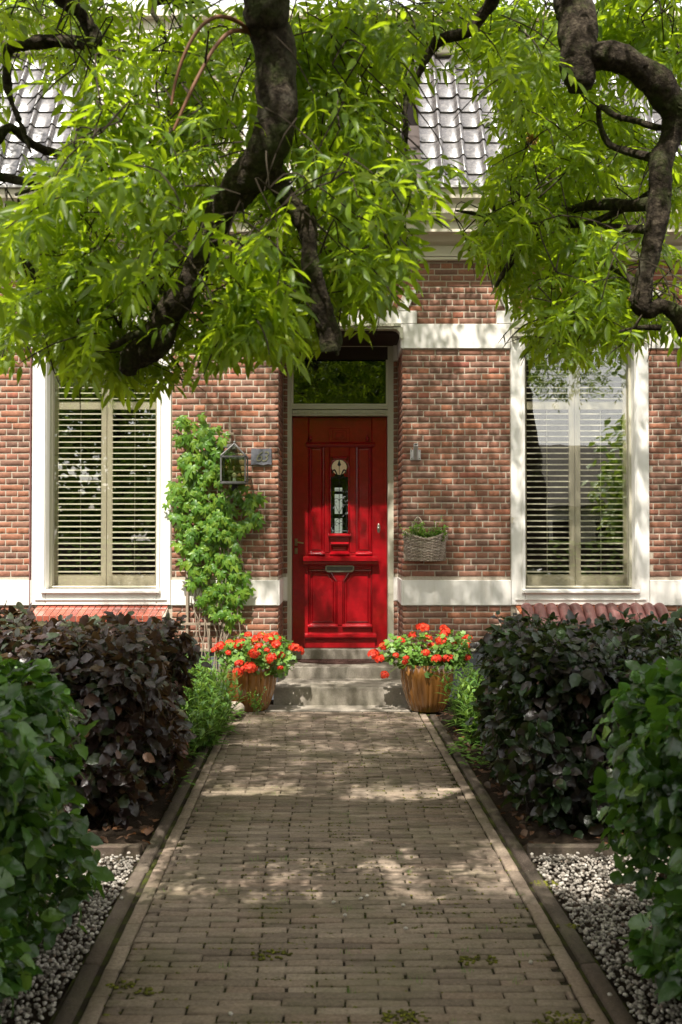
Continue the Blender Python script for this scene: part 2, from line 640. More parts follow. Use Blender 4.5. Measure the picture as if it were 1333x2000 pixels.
M['far_leaf'] = m_leaf('canopy_leaf', [(0, (.07, .12, .012)), (1, (.13, .20, .02))], (.34, .5, .03), .4, .5, .3)
M['vine_leaf'] = m_leaf('creeper_leaf', [(0, (.04, .11, .010)), (.5, (.085, .19, .018)), (1, (.20, .30, .03))], (.30, .50, .035), .38, .42)
M['beech_green'] = m_leaf('green_hedge_leaf', [(0, (.016, .045, .010)), (.4, (.03, .08, .014)), (.8, (.05, .12, .018)), (.95, (.10, .19, .03)), (1, (.17, .26, .04))], (.14, .30, .02), .28, .33, .6, bumpy=.5)
M['beech_purple'] = m_leaf('purple_hedge_leaf', [(0, (.017, .010, .010)), (.4, (.030, .017, .015)), (.62, (.046, .025, .021)), (.7, (.019, .032, .012)), (.92, (.032, .052, .016)), (1, (.12, .045, .025))], (.14, .08, .03), .24, .36, .6, bumpy=.5)
M['beech_mixed'] = m_leaf('purple_green_hedge_leaf', [(0, (.018, .010, .011)), (.4, (.024, .016, .014)), (.5, (.012, .026, .009)), (.88, (.02, .045, .012)), (.95, (.035, .075, .016)), (1, (.07, .03, .02))], (.08, .12, .02), .22, .38, .55, bumpy=.5)
M['perennial'] = m_leaf('perennial_leaf', [(0, (.06, .15, .03)), (.6, (.11, .22, .04)), (1, (.2, .32, .06))], (.25, .42, .05), .32, .45)
M['gera_leaf'] = m_leaf('geranium_leaf', [(0, (.06, .15, .02)), (.6, (.11, .22, .03)), (1, (.18, .3, .05))], (.22, .4, .04), .3, .5)
M['herb_leaf'] = m_leaf('herb_leaf', [(0, (.08, .2, .02)), (.6, (.14, .28, .03)), (1, (.24, .36, .05))], (.25, .42, .04), .35, .5)
M['petal'] = m_leaf('geranium_petal', [(0, (.45, .015, .010)), (.5, (.68, .04, .015)), (1, (.80, .10, .04))], (.8, .10, .03), .3, .5, .3)
M['dead_leaf'] = m_leaf('brown_leaf', [(0, (.05, .028, .015)), (.7, (.11, .05, .025)), (1, (.2, .09, .035))], (.22, .09, .03), .2, .6)
M['hedge_lit'] = m_leaf('street_hedge_leaf', [(0, (.10, .19, .02)), (1, (.2, .3, .03))], (.3, .45, .04), .35, .5)

m = Mt('ochre_glaze', .25, .6)
r1 = m.n('ShaderNodeMapping'); r1.inputs['Scale'].default_value = (9, 9, 2.2)
m.l(m.pos('Object'), r1.inputs['Vector'])
nz = m.noise(1.0, 5, .7, vec=r1.outputs[0])
m.color(m.ramp(nz, [(.3, (.17, .068, .016)), (.5, (.205, .086, .019)), (.66, (.235, .10, .022)), (.8, (.29, .13, .03))]))
m.b.inputs['Coat Weight'].default_value = .8
m.b.inputs['Coat Roughness'].default_value = .12
m.bump(nz, .2, .006)
M['pot'] = m.m
m = Mt('wicker', .7, .3)
m.color(m.mix(.7, m.ramp(m.rnd(), [(0, (.22, .165, .12)), (.6, (.36, .29, .23)), (1, (.46, .39, .32))]), m.ramp(m.noise(60, 4, .7), [(.3, (.6,) * 3), (.7, (1.3,) * 3)]), 'MULTIPLY'))
M['wicker'] = m.m
M['batten'] = m_plain('weathered_batten', (.24, .19, .14), .8, .2)
M['pebble'] = m_plain('pale_pebble', (.42, .38, .33), .7, .3)
M['boulder'] = m_plain('round_stone_mat', (.30, .25, .20), .85, .25, nscale=30, var=.4, bumpv=.5)
M['render_far'] = m_paint('far_render', (.66, .62, .56), .2, .8)
M['thatch'] = m_plain('grey_roof', (.16, .145, .13), .95, .1, nscale=12, var=.4)

# ------------------------------------------------------------------ where the sun comes through
TAN_EL = sin(SUN_EL) / (cos(SUN_EL) * cos(SUN_AZ))
TAN_AZ = math.tan(SUN_AZ)
WALL_Y = 9.48


def sunproj(p):
    """where the sunbeam through p meets the (downwards extended) plane of the facade"""
    dy = WALL_Y - p[1]
    return p[0] + dy * TAN_AZ, p[2] - dy * TAN_EL


def ell(x, z, cx, cz, rx, rz):
    return ((x - cx) / rx) ** 2 + ((z - cz) / rz) ** 2 < 1


def gnd(x, z, x0, x1, y0, y1):
    """rectangle on the ground"""
    y = WALL_Y + z / TAN_EL
    X = x - (WALL_Y - y) * TAN_AZ
    return x0 < X < x1 and y0 < y < y1


def in_gap(p):
    """True where leaves are left out so that sun falls on chosen spots"""
    x, z = sunproj(p)
    if gnd(x, z, -.88, -.18, 5.93, 6.4): return True
    if gnd(x, z, -.02, .86, 5.93, 6.4): return True
    if gnd(x, z, -1.7, -1.0, 3.7, 4.1): return True
    if gnd(x, z, .10, .32, 5.15, 5.3): return True
    if gnd(x, z, -1.5, -.86, 7.2, 8.6) or gnd(x, z, .85, 1.25, 7.3, 8.5): return True
    if z < -2.0:
        return False
    if z < .3:            # steps, pots, plants by the path
        return (ell(x, z, -.62, -.35, .55, .75) or ell(x, z, .88, -.45, .5, .6) or ell(x, z, -1.0, -1.3, .3, .7) or ell(x, z, .95, -1.5, .25, .4)
                or ell(x, z, .12, -.8, .5, .22))
    if x < -.55:          # left part of the facade: mostly lit
        if ell(x, z, -1.05, 2.75, .16, .35) or ell(x, z, -2.0, 1.1, .32, .28) or ell(x, z, -.7, 1.7, .2, .55): return False
        if z > 3.2: return ell(x, z, -2.7, 3.5, .5, .3) or ell(x, z, -1.4, 3.4, .4, .25)
        return True
    if x < .55:           # beam that reaches the door
        return (ell(x, z, .10, 2.95, .16, .62) or ell(x, z, .0, 2.42, .24, .36) or ell(x, z, -.42, 3.05, .07, .42) or ell(x, z, -.28, 2.5, .1, .22)
                or ell(x, z, .0, 1.92, .2, .1))
    return (ell(x, z, .68, 2.4, .10, .48) or ell(x, z, .98, 3.05, .09, .5) or ell(x, z, .78, 3.65, .16, .24) or ell(x, z, 1.4, 3.6, .15, .3)
            or ell(x, z, 1.64, 2.7, .1, .7) or ell(x, z, 2.78, 2.85, .1, .5) or ell(x, z, 2.95, 1.3, .14, .15) or ell(x, z, 1.2, 1.95, .1, .2)
            or ell(x, z, 2.25, 3.75, .5, .16) or ell(x, z, 2.85, 1.0, .12, .12) or ell(x, z, .95, 1.25, .14, .16) or z > 4.5)

# ------------------------------------------------------------------ ground
g = MB().box(-120, 120, -120, 120, -.5, -.045).build('ground', M['soil'], kind='structure')
MB().box(-60, 60, -9.5, -4.2, -.044, -.03).build('street', M['asphalt'], kind='structure')

# path: bricks laid across, running towards the door
def pshift(y):
    return .082 - .0228 * y

path = empty('paved_path', (0, 0, 0), kind='structure', label='brown brick paved garden path running up to the front steps')
HW = .934
PY0, PY1 = 1.6, 8.87
MB().add([(pshift(PY0) - HW, PY0, -.010), (pshift(PY0) + HW, PY0, -.010), (pshift(PY1) + HW, PY1, -.010), (pshift(PY1) - HW, PY1, -.010)], [(0, 1, 2, 3)]).build('joint_bed', M['joint'], path)
protos = []
def brick_proto(w, h, d, b, jit=.0015, axis='z'):
    """chamfered block, top at z=0 (or front at y=0), thickness d"""
    V = []
    j = lambda s=jit: random.uniform(-s, s)
    c = [(-w / 2 + j(), -h / 2 + j()), (w / 2 + j(), -h / 2 + j()), (w / 2 + j(), h / 2 + j()), (-w / 2 + j(), h / 2 + j())]
    # extra mid points make the long edges uneven
    pts = []
    for k in range(4):
        a, e = c[k], c[(k + 1) % 4]
        pts.append(a)
        if k % 2 == 0:
            for t in (.33, .67):
                pts.append((a[0] * (1 - t) + e[0] * t, a[1] * (1 - t) + e[1] * t + j()))
    n = len(pts)
    for zz, s in ((-d, 0), (-b, 0), (0, b)):
        for (x, y) in pts:
            fx, fy = (1 - 2 * s / w), (1 - 2 * s / h)
            V.append((x * (fx if s else 1), y * (fy if s else 1), zz + (j(jit * .5) if s else 0)))
    F = []
    for r in range(2):
        for k in range(n):
            a, e = r * n + k, r * n + (k + 1) % n
            F += [(a, e, e + n), (a, e + n, a + n)]
    m0 = 2 * n
    F += [(m0 + 0, m0 + 1, m0 + 6), (m0 + 0, m0 + 6, m0 + 7)] if False else []
    # top cap: pts order: c0,m,m,c1,c2,m,m,c3
    F += [(m0, m0 + 1, m0 + 6), (m0, m0 + 6, m0 + 7), (m0 + 1, m0 + 2, m0 + 5), (m0 + 1, m0 + 5, m0 + 6), (m0 + 2, m0 + 3, m0 + 4), (m0 + 2, m0 + 4, m0 + 5)]
    V = np.array(V)
    if axis == 'y':   # front faces -y
        V = np.stack([V[:, 0], -V[:, 2], V[:, 1]], 1)
    return V, np.array(F, dtype=np.int32)

PP = .0515
pav = [brick_proto(.205, .0482, .03, .004, .002) for _ in range(10)]
mats, keys = [], []
y = 1.75
row = 0
while y < PY1 - .02:
    inner = HW - .155
    off = (row % 2) * .105 + random.uniform(-.006, .006)
    k0 = -12
    xs = np.arange(k0, 13) * .2095 + off + .02 * sin(y * 2.1)
    for x in xs:
        lo, hi = max(x, -inner), min(x + .2095, inner)
        w = hi - lo
        if w < .03: continue
        X = (lo + hi) / 2 + pshift(y)
        z = random.gauss(0, .0022) + .004 * sin(X * 3 + y) * sin(y * 1.7)
        Mx = Matrix.Translation((X, y, z)) @ Matrix.Rotation(random.gauss(0, .006), 4, 'Z') @ Matrix.Rotation(random.gauss(0, .022), 4, 'X') @ Matrix.Rotation(random.gauss(0, .007), 4, 'Y') @ Matrix.Diagonal(((w - random.uniform(.004, .009)) / .2055, 1, 1, 1))
        if random.random() < .5: Mx = Mx @ Matrix.Rotation(pi, 4, 'Z')
        mats.append(Mx)
        vis = y > 3.15
        keys.append(y - w * .5 if vis else 100 + y)
    y += PP
    row += 1
scatter('paver', 'paving', path, pav, mats, M['paver'], 300, keys)
# lengthwise border bricks and dark kerb stones
for s in (-1, 1):
    y = 1.75
    while y < PY1 - .2:
        X = s * (HW - .124) + pshift(y + .1)
        Mx = Matrix.Translation((X, y + .105, random.gauss(.002, .0015))) @ Matrix.Rotation(pi / 2 + .0228 + random.gauss(0, .006), 4, 'Z') @ Matrix.Diagonal((1, 1.12, 1, 1))
        if y > 2.6:
            mesh_obj('border_brick', None or bpy.data.meshes.get('border_brick') or np_mesh('border_brick', *pav[0], M['paver']), path, M=Mx)
        y += .2115
    y = 1.7
    kp = [brick_proto(.99, .060, .09, .006, .003) for _ in range(3)]
    while y < PY1 - .3:
        X = s * (HW - .042) + pshift(y + .5)
        me = np_mesh('kerb_stone', *random.choice(kp), M['kerb'])
        mesh_obj('kerb_stone', me, path, M=Matrix.Translation((X, y + .5, .004 + random.gauss(0, .002))) @ Matrix.Rotation(pi / 2 + .0228, 4, 'Z'))
        y += 1.0
# moss in the joints
mv = []
for k in range(3200):
    y = random.uniform(2.9, 8.8); x = random.uniform(-.85, .85)
    dens = .5 + .5 * sin(x * 7 + 1.3) * sin(y * 4.1)
    if random.random() > dens * .8: continue
    n = random.randint(1, 6)
    yy = 1.75 + PP * (round((y - 1.75) / PP) + .5)
    for q in range(n):
        px_ = x + random.gauss(0, .022); py_ = yy + random.gauss(0, .006)
        if abs(px_) > .84: continue
        mv.append(Matrix.Translation((px_ + pshift(py_), py_, -.002)) @ Matrix.Rotation(random.uniform(0, 6), 4, 'Z') @ Matrix.Diagonal((random.uniform(.4, 1.2), random.uniform(.3, .7), random.uniform(.3, .9), 1)))
for (px, py, n, r) in ((790 + 666 * 0, 1980, 60, .05), (1095, 1985, 70, .06), (1067, 1723, 80, .045), (1108, 1805, 25, .03), (240, 1918, 25, .03), (930, 1870, 40, .05), (530, 1860, 40, .05), (290, 1930, 20, .025)):
    D = 1.55 * 2000 / (py - 1038)
    for q in range(n):
        a, rr = random.uniform(0, 6.28), r * math.sqrt(random.random())
        mv.append(Matrix.Translation(((px - 666.5) / 2000 * D + 1.6 * rr * cos(a), D + rr * sin(a), .004)) @ Matrix.Rotation(a, 4, 'Z') @ Matrix.Diagonal((1, 1, .8, 1)))
b = MB().sphere((0, 0, 0), .0085, 6, 3, (1, .8, .45))
V, F = b.tris()
scatter('moss', 'moss', None, [(V, F)], mv, M['moss'], 0, None, True)
bpy.data.objects['moss']['label'] = 'yellow green moss growing in the joints of the brick path'
# short blades of grass in the joints
blade = (np.array([(-.0012, 0, 0), (.0012, 0, 0), (.0008, .004, .018), (-.0008, .004, .018), (0, .012, .03)]), np.array([(0, 1, 2), (0, 2, 3), (3, 2, 4)], dtype=np.int32))
gm = []
for k in range(70):
    y = random.uniform(3.2, 8.6); x = random.uniform(-.75, .8) + pshift(y)
    for q in range(random.randint(6, 16)):
        gm.append(Matrix.Translation((x + random.gauss(0, .015), y + random.gauss(0, .008), -.004)) @ Matrix.Rotation(random.uniform(0, 6.28), 4, 'Z') @ Matrix.Rotation(random.uniform(-.6, .6), 4, 'X') @ Matrix.Scale(random.uniform(.4, 1.0), 4))
scatter('grass_tuft', 'grass_tufts', None, [blade], gm, M['gera_leaf'], 0)
bpy.data.objects['grass_tufts']['label'] = 'tiny grass blades sprouting between the path bricks'

# gravel beds
def pebble(seed):
    r = np.random.default_rng(seed)
    b = MB().sphere((0, 0, 0), 1, 6, 4)
    V, F = b.tris()
    V = V * (1 + r.uniform(-.22, .22, (len(V), 1)))
    return V * np.array([1, .8, .62]), F
pebs = [pebble(k) for k in range(6)]
for s in (-1, 1):
    gv = []
    for k in range(9000):
        y = random.uniform(2.8, 4.93)
        X = s * (HW + random.uniform(0.0, 1.25)) + pshift(y)
        h = random.random() ** 2 * .022
        r = random.uniform(.006, .0115)
        gv.append(Matrix.Translation((X, y, -.028 + h + .02)) @ Matrix.Rotation(random.uniform(0, 6.3), 4, 'Z') @ Matrix.Rotation(random.uniform(-1, 1), 4, 'X') @ Matrix.Scale(r, 4))
    scatter('gravel', 'gravel', None, pebs, gv, M['gravel'], 0, None, True)
    o = [o for o in bpy.data.objects if o.name.startswith('gravel')][-1]
    o['label'] = 'white gravel bed left of the path between green and purple hedge' if s < 0 else 'white gravel bed right of the path with dark kerb'
    # edging board between gravel and soil
    x0 = s * HW + pshift(4.95)
    b = MB().box(min(x0, x0 + s * 1.8), max(x0, x0 + s * 1.8), 4.95, 5.0, -.04, .035, .004)
    b.build('edging_board', M['kerb'], label='dark edging strip closing the %s gravel bed before the soil' % ('left' if s < 0 else 'right'), cat='garden edging')
    # soil bed, slightly raised
    V, F = [], []
    nx, ny = 24, 34
    for j in range(ny + 1):
        for i in range(nx + 1):
            y = 5.0 + 4.4 * j / ny
            X = s * (HW + 2.9 * i / nx) + pshift(y)
            V.append((X, y, -.03 + (.02 + random.uniform(0, .03)) * (i > 0)))
    for j in range(ny):
        for i in range(nx):
            a = j * (nx + 1) + i
            F.append((a, a + 1, a + nx + 2, a + nx + 1) if s > 0 else (a, a + nx + 1, a + nx + 2, a + 1))
    MB().add(V, F).build('soil_bed', M['soil'], kind='structure', smooth=True)

# dark foliage-litter on the soil
def leaf_proto(L=1.0, W=.6, fold=.12, curl=.15, n=5, serr=0.0, tip=1.0, base=.6):
    """ovate leaf along +x from origin, length L; blade folded at the midrib"""
    V = [(0, 0, 0)]
    mid, lf, rt = [0], [], []
    for i in range(1, n):
        t = i / n
        w = W / 2 * (sin(pi * t ** base) ** .8) * L
        zc = -curl * L * t * t
        V.append((t * L, 0, zc)); mid.append(len(V) - 1)
        sw = 1 + (serr if i % 2 else -serr)
        V.append((t * L + .02 * L, w * sw, zc + fold * w)); lf.append(len(V) - 1)
        V.append((t * L + .02 * L, -w * sw, zc + fold * w)); rt.append(len(V) - 1)
    V.append((L, 0, -curl * L)); mid.append(len(V) - 1)
    F = []
    F += [(0, lf[0], mid[1])[::-1], (0, mid[1], rt[0])[::-1]]
    for i in range(len(lf) - 1):
        m0, m1 = mid[i + 1], mid[i + 2]
        F += [(m0, m1, lf[i + 1]), (m0, lf[i + 1], lf[i]), (m0, rt[i], rt[i + 1]), (m0, rt[i + 1], m1)]
    F += [(mid[-2], mid[-1], lf[-1]), (mid[-2], rt[-1], mid[-1])]
    return np.array(V, dtype=float), np.array(F, dtype=np.int32)

beech = [leaf_proto(1, .64, .28, c, 7, .06, base=.8) for c in (.1, .25, -.05, .35)]
for v, f in beech:   # rippled blade
    v[:, 2] += .03 * np.sin(v[:, 0] * 16) * (np.abs(v[:, 1]) > .02)
lm = []
for k in range(800):
    s = random.choice((-1, 1)); y = random.uniform(5.0, 8.9)
    X = s * (HW + random.uniform(.0, 1.0) ** 1.5) + pshift(y)
    lm.append(xform((X, y, .02 + random.uniform(0, .015)), (random.uniform(-1, 1), random.uniform(-1, 1), random.uniform(-.3, .3)), (random.uniform(-.5, .5), random.uniform(-.5, .5), 1), random.uniform(.03, .06)))
scatter('leaf_litter', 'leaf_litter', None, beech, lm, M['dead_leaf'], 0)
bpy.data.objects['leaf_litter']['label'] = 'brown fallen leaves on the dark soil under the purple hedges'
# a few single pebbles and one brown leaf on the path
plist = [(652, 1760), (705, 1753), (787, 1766), (674, 1785), (717, 1748), (792, 1811), (1034, 1876), (1186, 1939), (1318, 1759 + 0), (452, 1976), (241, 1752)]
PL = ['flat pale pebble mid path, left of the row of two small ones', 'small pale pebble mid path between two darker ones', 'round pale pebble right of centre on the mid path', 'small pebble just below the mid path pair, near the axis', 'tiny white pebble farthest up the path, right of the axis',
      'lone pale pebble on the lower path right of centre', 'greyish pebble on the lower path well right of centre', 'white pebble at the right kerb near the bottom', 'white chip on the bottom edge of the path left of centre', 'white pebble on the left border bricks beside the gravel', 'spare']
sp = np_mesh('stray_pebble', pebs[0][0], pebs[0][1], M['pebble'], True)
for (px, py) in plist:
    if px > 1250: continue
    D = 3100 / (py - 1038)
    o = mesh_obj('stray_pebble', sp, M=Matrix.Translation(((px - 666.5) / 2000 * D, D, .008)) @ Matrix.Rotation(random.uniform(0, 3), 4, 'Z') @ Matrix.Scale(.010, 4))
    tag(o, PL.pop(0), 'pebble', 'loose pebbles on the path')

# ------------------------------------------------------------------ the house
house = empty('brick_house', (0, WALL_Y, 0), label='old brick town house with red front door, white bands and black tiled mansard roof', cat='house')
HI = Matrix.Translation((0, -WALL_Y, 0))


def hb(b, name, mat, parent=None, **kw):
    """build a part given in world coordinates under the house"""
    o = b.build(name, mat, parent or house, **kw)
    if parent is None:
        o.location = (0, -WALL_Y, 0)
    return o

WX = lambda px: (px - 666.5) / 211.0            # photo pixel -> facade metres
WZ = lambda py: 1.55 + (1038 - py) / 211.0
Z_B0, Z_B1 = WZ(1182), WZ(1133)
Z_L0, Z_L1 = WZ(680), WZ(632)
Z_TOP = WZ(508)
DL, DR = -.583, .573
WIN = [(-2.858, -1.574), (1.574, 2.849)]
WZ0, WZ1 = Z_B0, Z_L1
XE = 5.2
# wall backing (mortar)
b = MB()
yb = WALL_Y + .0036
for x0, x1 in ((-XE, DL), (DR, XE)):
    b.box(x0, x1, yb, yb + .3, 0, WZ0)
for x0, x1 in ((-XE, WIN[0][0]), (WIN[0][1], DL), (DR, WIN[1][0]), (WIN[1][1], XE)):
    b.box(x0, x1, yb, yb + .3, WZ0, WZ1)
b.box(-XE, XE, yb, yb + .3, WZ1, Z_TOP)
# reveal backing
b.box(DL - .12, DL - .0036, yb + .3, 10.16, 0, WZ1)
b.box(DR + .0036, DR + .12, yb + .3, 10.16, 0, WZ1)
b.box(DL - .1, -.545, 10.15, 10.3, 0, WZ1)
b.box(.535, DR + .1, 10.15, 10.3, 0, WZ1)
# sides of the house
b.box(-XE, -XE + .3, yb + .3, 16, 0, Z_TOP)
b.box(XE - .3, XE, yb + .3, 16, 0, Z_TOP)
b.box(-XE, XE, 16, 16.3, 0, Z_TOP)
wall = hb(b, 'wall', M['mortar'])
# dark rooms behind
b = MB()
b.box(-4.6, 4.6, 11.6, 11.7, .4, 4.0)
b.box(-4.6, 4.6, 9.85, 11.6, 3.65, 3.7)
b.box(-4.6, 4.6, 10.4, 11.6, .35, .4)
b.box(-.72, -.68, 10.4, 11.6, .4, 3.7)
b.box(.68, .72, 10.4, 11.6, .4, 3.7)
hb(b, 'room', M['interior'])

# brick courses
COURSE = .05712
SP = .218
brk_full = [brick_proto(.208, .0462, .035, .0016, .0016, 'y') for _ in range(6)]
brk_head = [brick_proto(.1, .0462, .035, .0016, .0016, 'y') for _ in range(6)]
bricks = []      # (key, proto kind, matrix)


def skew(z):
    t = (z - WZ(610)) / (WZ(565) - WZ(610))
    return t


def intervals(z):
    """free brick intervals on the facade at height z"""
    if z < .46: return []
    ex = []
    if Z_B0 - .02 < z < Z_B1 + .02 or Z_L0 - .02 < z < Z_L1 + .02:
        return []
    if z < Z_L1: ex.append((DL - .003, DR + .003))
    if z > WZ0 - .02 and z < Z_L1:
        ex += [(w[0] - .002, w[1] + .002) for w in WIN]
    if WZ0 - .17 < z <= WZ0:      # brick sills
        ex += [(WIN[0][0] + .03, WIN[0][1] + .01), (WIN[1][0] + .0, WIN[1][1] + .01)]
    if Z_L1 < z < WZ(565):        # arches and their stones
        lo = z < WZ(606)
        t = max(0, (z - WZ(606)) / (WZ(565) - WZ(606)))
        for a, c in ((DL, DR), WIN[0], WIN[1]):
            if lo: ex.append((a - .13, c + .13))
            else: ex.append((a - .04 - .09 * t, c + .04 + .09 * t))
    ex.sort()
    out, x = [], -XE + .02
    for a, c in ex:
        if a > x: out.append((x, a))
        x = max(x, c)
    out.append((x, XE - .02))
    return out

zc = Z_L0 - COURSE / 2 - .004
starts = []
z = zc
while z > .46:
    starts.append(z); z -= COURSE
# keep the courses of the lower part aligned with the band edges
zs = [s_ for s_ in starts if s_ > Z_B1 + .02] 
z = Z_B0 - COURSE / 2 - .004
while z > .46:
    zs.append(z); z -= COURSE
z = Z_L1 + COURSE / 2 + .004
while z < Z_TOP + .02:
    zs.append(z); z += COURSE
for ci, z in enumerate(zs):
    head = ci % 2 == 1
    p = SP / 2 if head else SP
    off = (SP / 4 if head else (SP / 2 if (ci // 2) % 2 else 0)) + random.uniform(-.004, .004)
    for (a, c) in intervals(z):
        base = a if a > -XE + 1 else a
        k0 = math.floor((a - off) / p)
        x = k0 * p + off
        while x < c:
            lo, hi = max(x, a + .001), min(x + p, c - .001)
            w = hi - lo
            if w > .035:
                zz = z + random.gauss(0, .0008)
                Mx = Matrix.Translation(((lo + hi) / 2, random.uniform(-.002, .0002), zz)) @ Matrix.Rotation(random.gauss(0, .005), 4, 'Y') @ Matrix.Rotation(random.uniform(-.006, .006), 4, 'Z') @ Matrix.Diagonal(((w - .0105) / (.208 if w > .15 else .1), 1, 1, 1))
                X = (lo + hi) / 2
                vis = abs(X) < 3.3
                foli = (z > 3.4 and X < .5) or (z > 3.6 and X > 1.4) or z < .62 or abs(X) > 2.85
                key = -w + (0 if vis else 10) + (1 if foli else 0) + (.3 if X < 0 else 0) + abs(z - 2) * .01
                bricks.append((key, 0 if w > .15 else 1, Mx))
            x += p
bricks.sort(key=lambda t: t[0])
meF = [np_mesh('brick', V, F, M['brick']) for V, F in brk_full]
meH = [np_mesh('brick', V, F, M['brick']) for V, F in brk_head]
for key, kd, Mx in bricks[:300]:
    mesh_obj('brick', random.choice(meF if kd == 0 else meH), house, M=Mx)
rest = bricks[300:]
rv = []
pl = brk_full + brk_head
ix = np.array([(random.randrange(6) if kd == 0 else 6 + random.randrange(6)) for _, kd, _ in rest])
A = np.array([[list(r) for r in Mx] for _, _, Mx in rest])
V1, F1 = merge(pl, A, ix)
o = mesh_obj('brickwork', np_mesh('brickwork', V1, F1, M['brick']), house)
o['kind'] = 'stuff'
# reveal bricks (both jambs) and the nib next to the frame
rm, ri = [], []
for s, X in ((-1, DL), (1, DR)):
    for ci, z in enumerate(zs):
        if z > Z_L0: continue
        segs = [(WALL_Y + .0, WALL_Y + .1), (WALL_Y + .11, WALL_Y + .32), (WALL_Y + .33, WALL_Y + .54), (WALL_Y + .55, 10.14)] if ci % 2 else \
               [(WALL_Y + .0, WALL_Y + .205), (WALL_Y + .215, WALL_Y + .42), (WALL_Y + .43, 10.14)]
        for (y0, y1) in segs:
            w = y1 - y0
            if w < .03: continue
            X2 = X - s * .012 * ((y0 + y1) / 2 - WALL_Y) / .66
            rot = Matrix.Rotation(-s * pi / 2, 4, 'Z')
            rm.append(Matrix.Translation((X2, (y0 + y1) / 2 - WALL_Y, z)) @ rot @ Matrix.Diagonal((w / .208, 1, 1, 1))); ri.append(random.randrange(6))
        xa, xb = (X - s * .012, X - s * .052)
        rm.append(Matrix.Translation(((xa + xb) / 2, 10.145 - WALL_Y, z)) @ Matrix.Diagonal((.036 / .1, 1, 1, 1))); ri.append(6 + random.randrange(6))
V1, F1 = merge(pl, np.array([[list(r) for r in m_] for m_ in rm]), np.array(ri))
o = mesh_obj('jamb_brickwork', np_mesh('jamb_brickwork', V1, F1, M['brick']), house)
o['kind'] = 'stuff'

# white bands
def band(x0, x1, z0, z1, y=WALL_Y - .018, **kw):
    return hb(MB().box(x0, x1, y, WALL_Y + .05, z0, z1, .004), 'white_band', M['white'], **kw)
gp = .004
for x0, x1 in ((-XE, WIN[0][0] - gp), (WIN[0][1] + gp, DL - .001), (DR + .001, WIN[1][0] - gp), (WIN[1][1] + gp, XE)):
    band(x0, x1, Z_B0, Z_B1)
    band(x0, x1, Z_L0, Z_L1)
for s, X in ((-1, DL), (1, DR)):   # returns into the porch
    for z0, z1 in ((Z_B0, Z_B1), (Z_L0, Z_L1)):
        b = MB()
        b.box(min(X - s * .016, X + s * .05), max(X - s * .016, X + s * .05), WALL_Y - .015, 10.14, z0 + .002, z1 - .002)
        b.box(min(X - s * .053, X), max(X - s * .053, X), 10.141, 10.155, z0 + .002, z1 - .002)
        hb(b, 'white_band_return', M['white'])
# arches: white end stones, lintels, soldier bricks
sold = [brick_proto(.05, .185, .05, .003, .0015, 'y') for _ in range(4)]
meS = [np_mesh('arch_brick', V, F, M['arch_brick']) for V, F in sold]
for (a, c) in ((DL, DR), WIN[0], WIN[1]):
    z0, z1 = WZ(606), WZ(565)
    hb(MB().box(a - .13, c + .13, WALL_Y - .02, WALL_Y + .05, Z_L1 + .002, z0, .004), 'lintel', M['white'])
    for s, X in ((-1, a), (1, c)):
        xi, xo = X + s * .04 * -1, X + s * .04
        poly = [(xi, z0 + .002), (xo, z0 + .002), (xo + s * .09, z1), (xi + s * .09, z1)]
        if s > 0: poly = poly
        hb(MB().prism(poly, WALL_Y - .024, WALL_Y + .04), 'skewback_stone', M['white'])
    n = int((c - a - .08) / .062)
    cxm = (a + c) / 2
    for k in range(n):
        t = (k + .5) / n
        xm = (a + .06) * (1 - t) + (c - .06) * t
        sh = (t - .5) * 2 * .09 * .97
        ang = math.atan2(sh, z1 - z0)
        Mx = Matrix.Translation((xm + sh / 2, 0, (z0 + z1) / 2)) @ Matrix.Rotation(ang, 4, 'Y')
        mesh_obj('arch_brick', random.choice(meS), house, M=Mx)

# plinth with ledge
for x0, x1 in ((-XE, DL - .0), (DR + .0, XE)):
    hb(MB().box(x0, x1, WALL_Y - .04, WALL_Y + .03, 0, .445, .004), 'plinth', M['plinth'])
    hb(MB().box(x0, x1, WALL_Y - .055, WALL_Y + .03, .446, .468, .004), 'plinth_ledge', M['olive'])

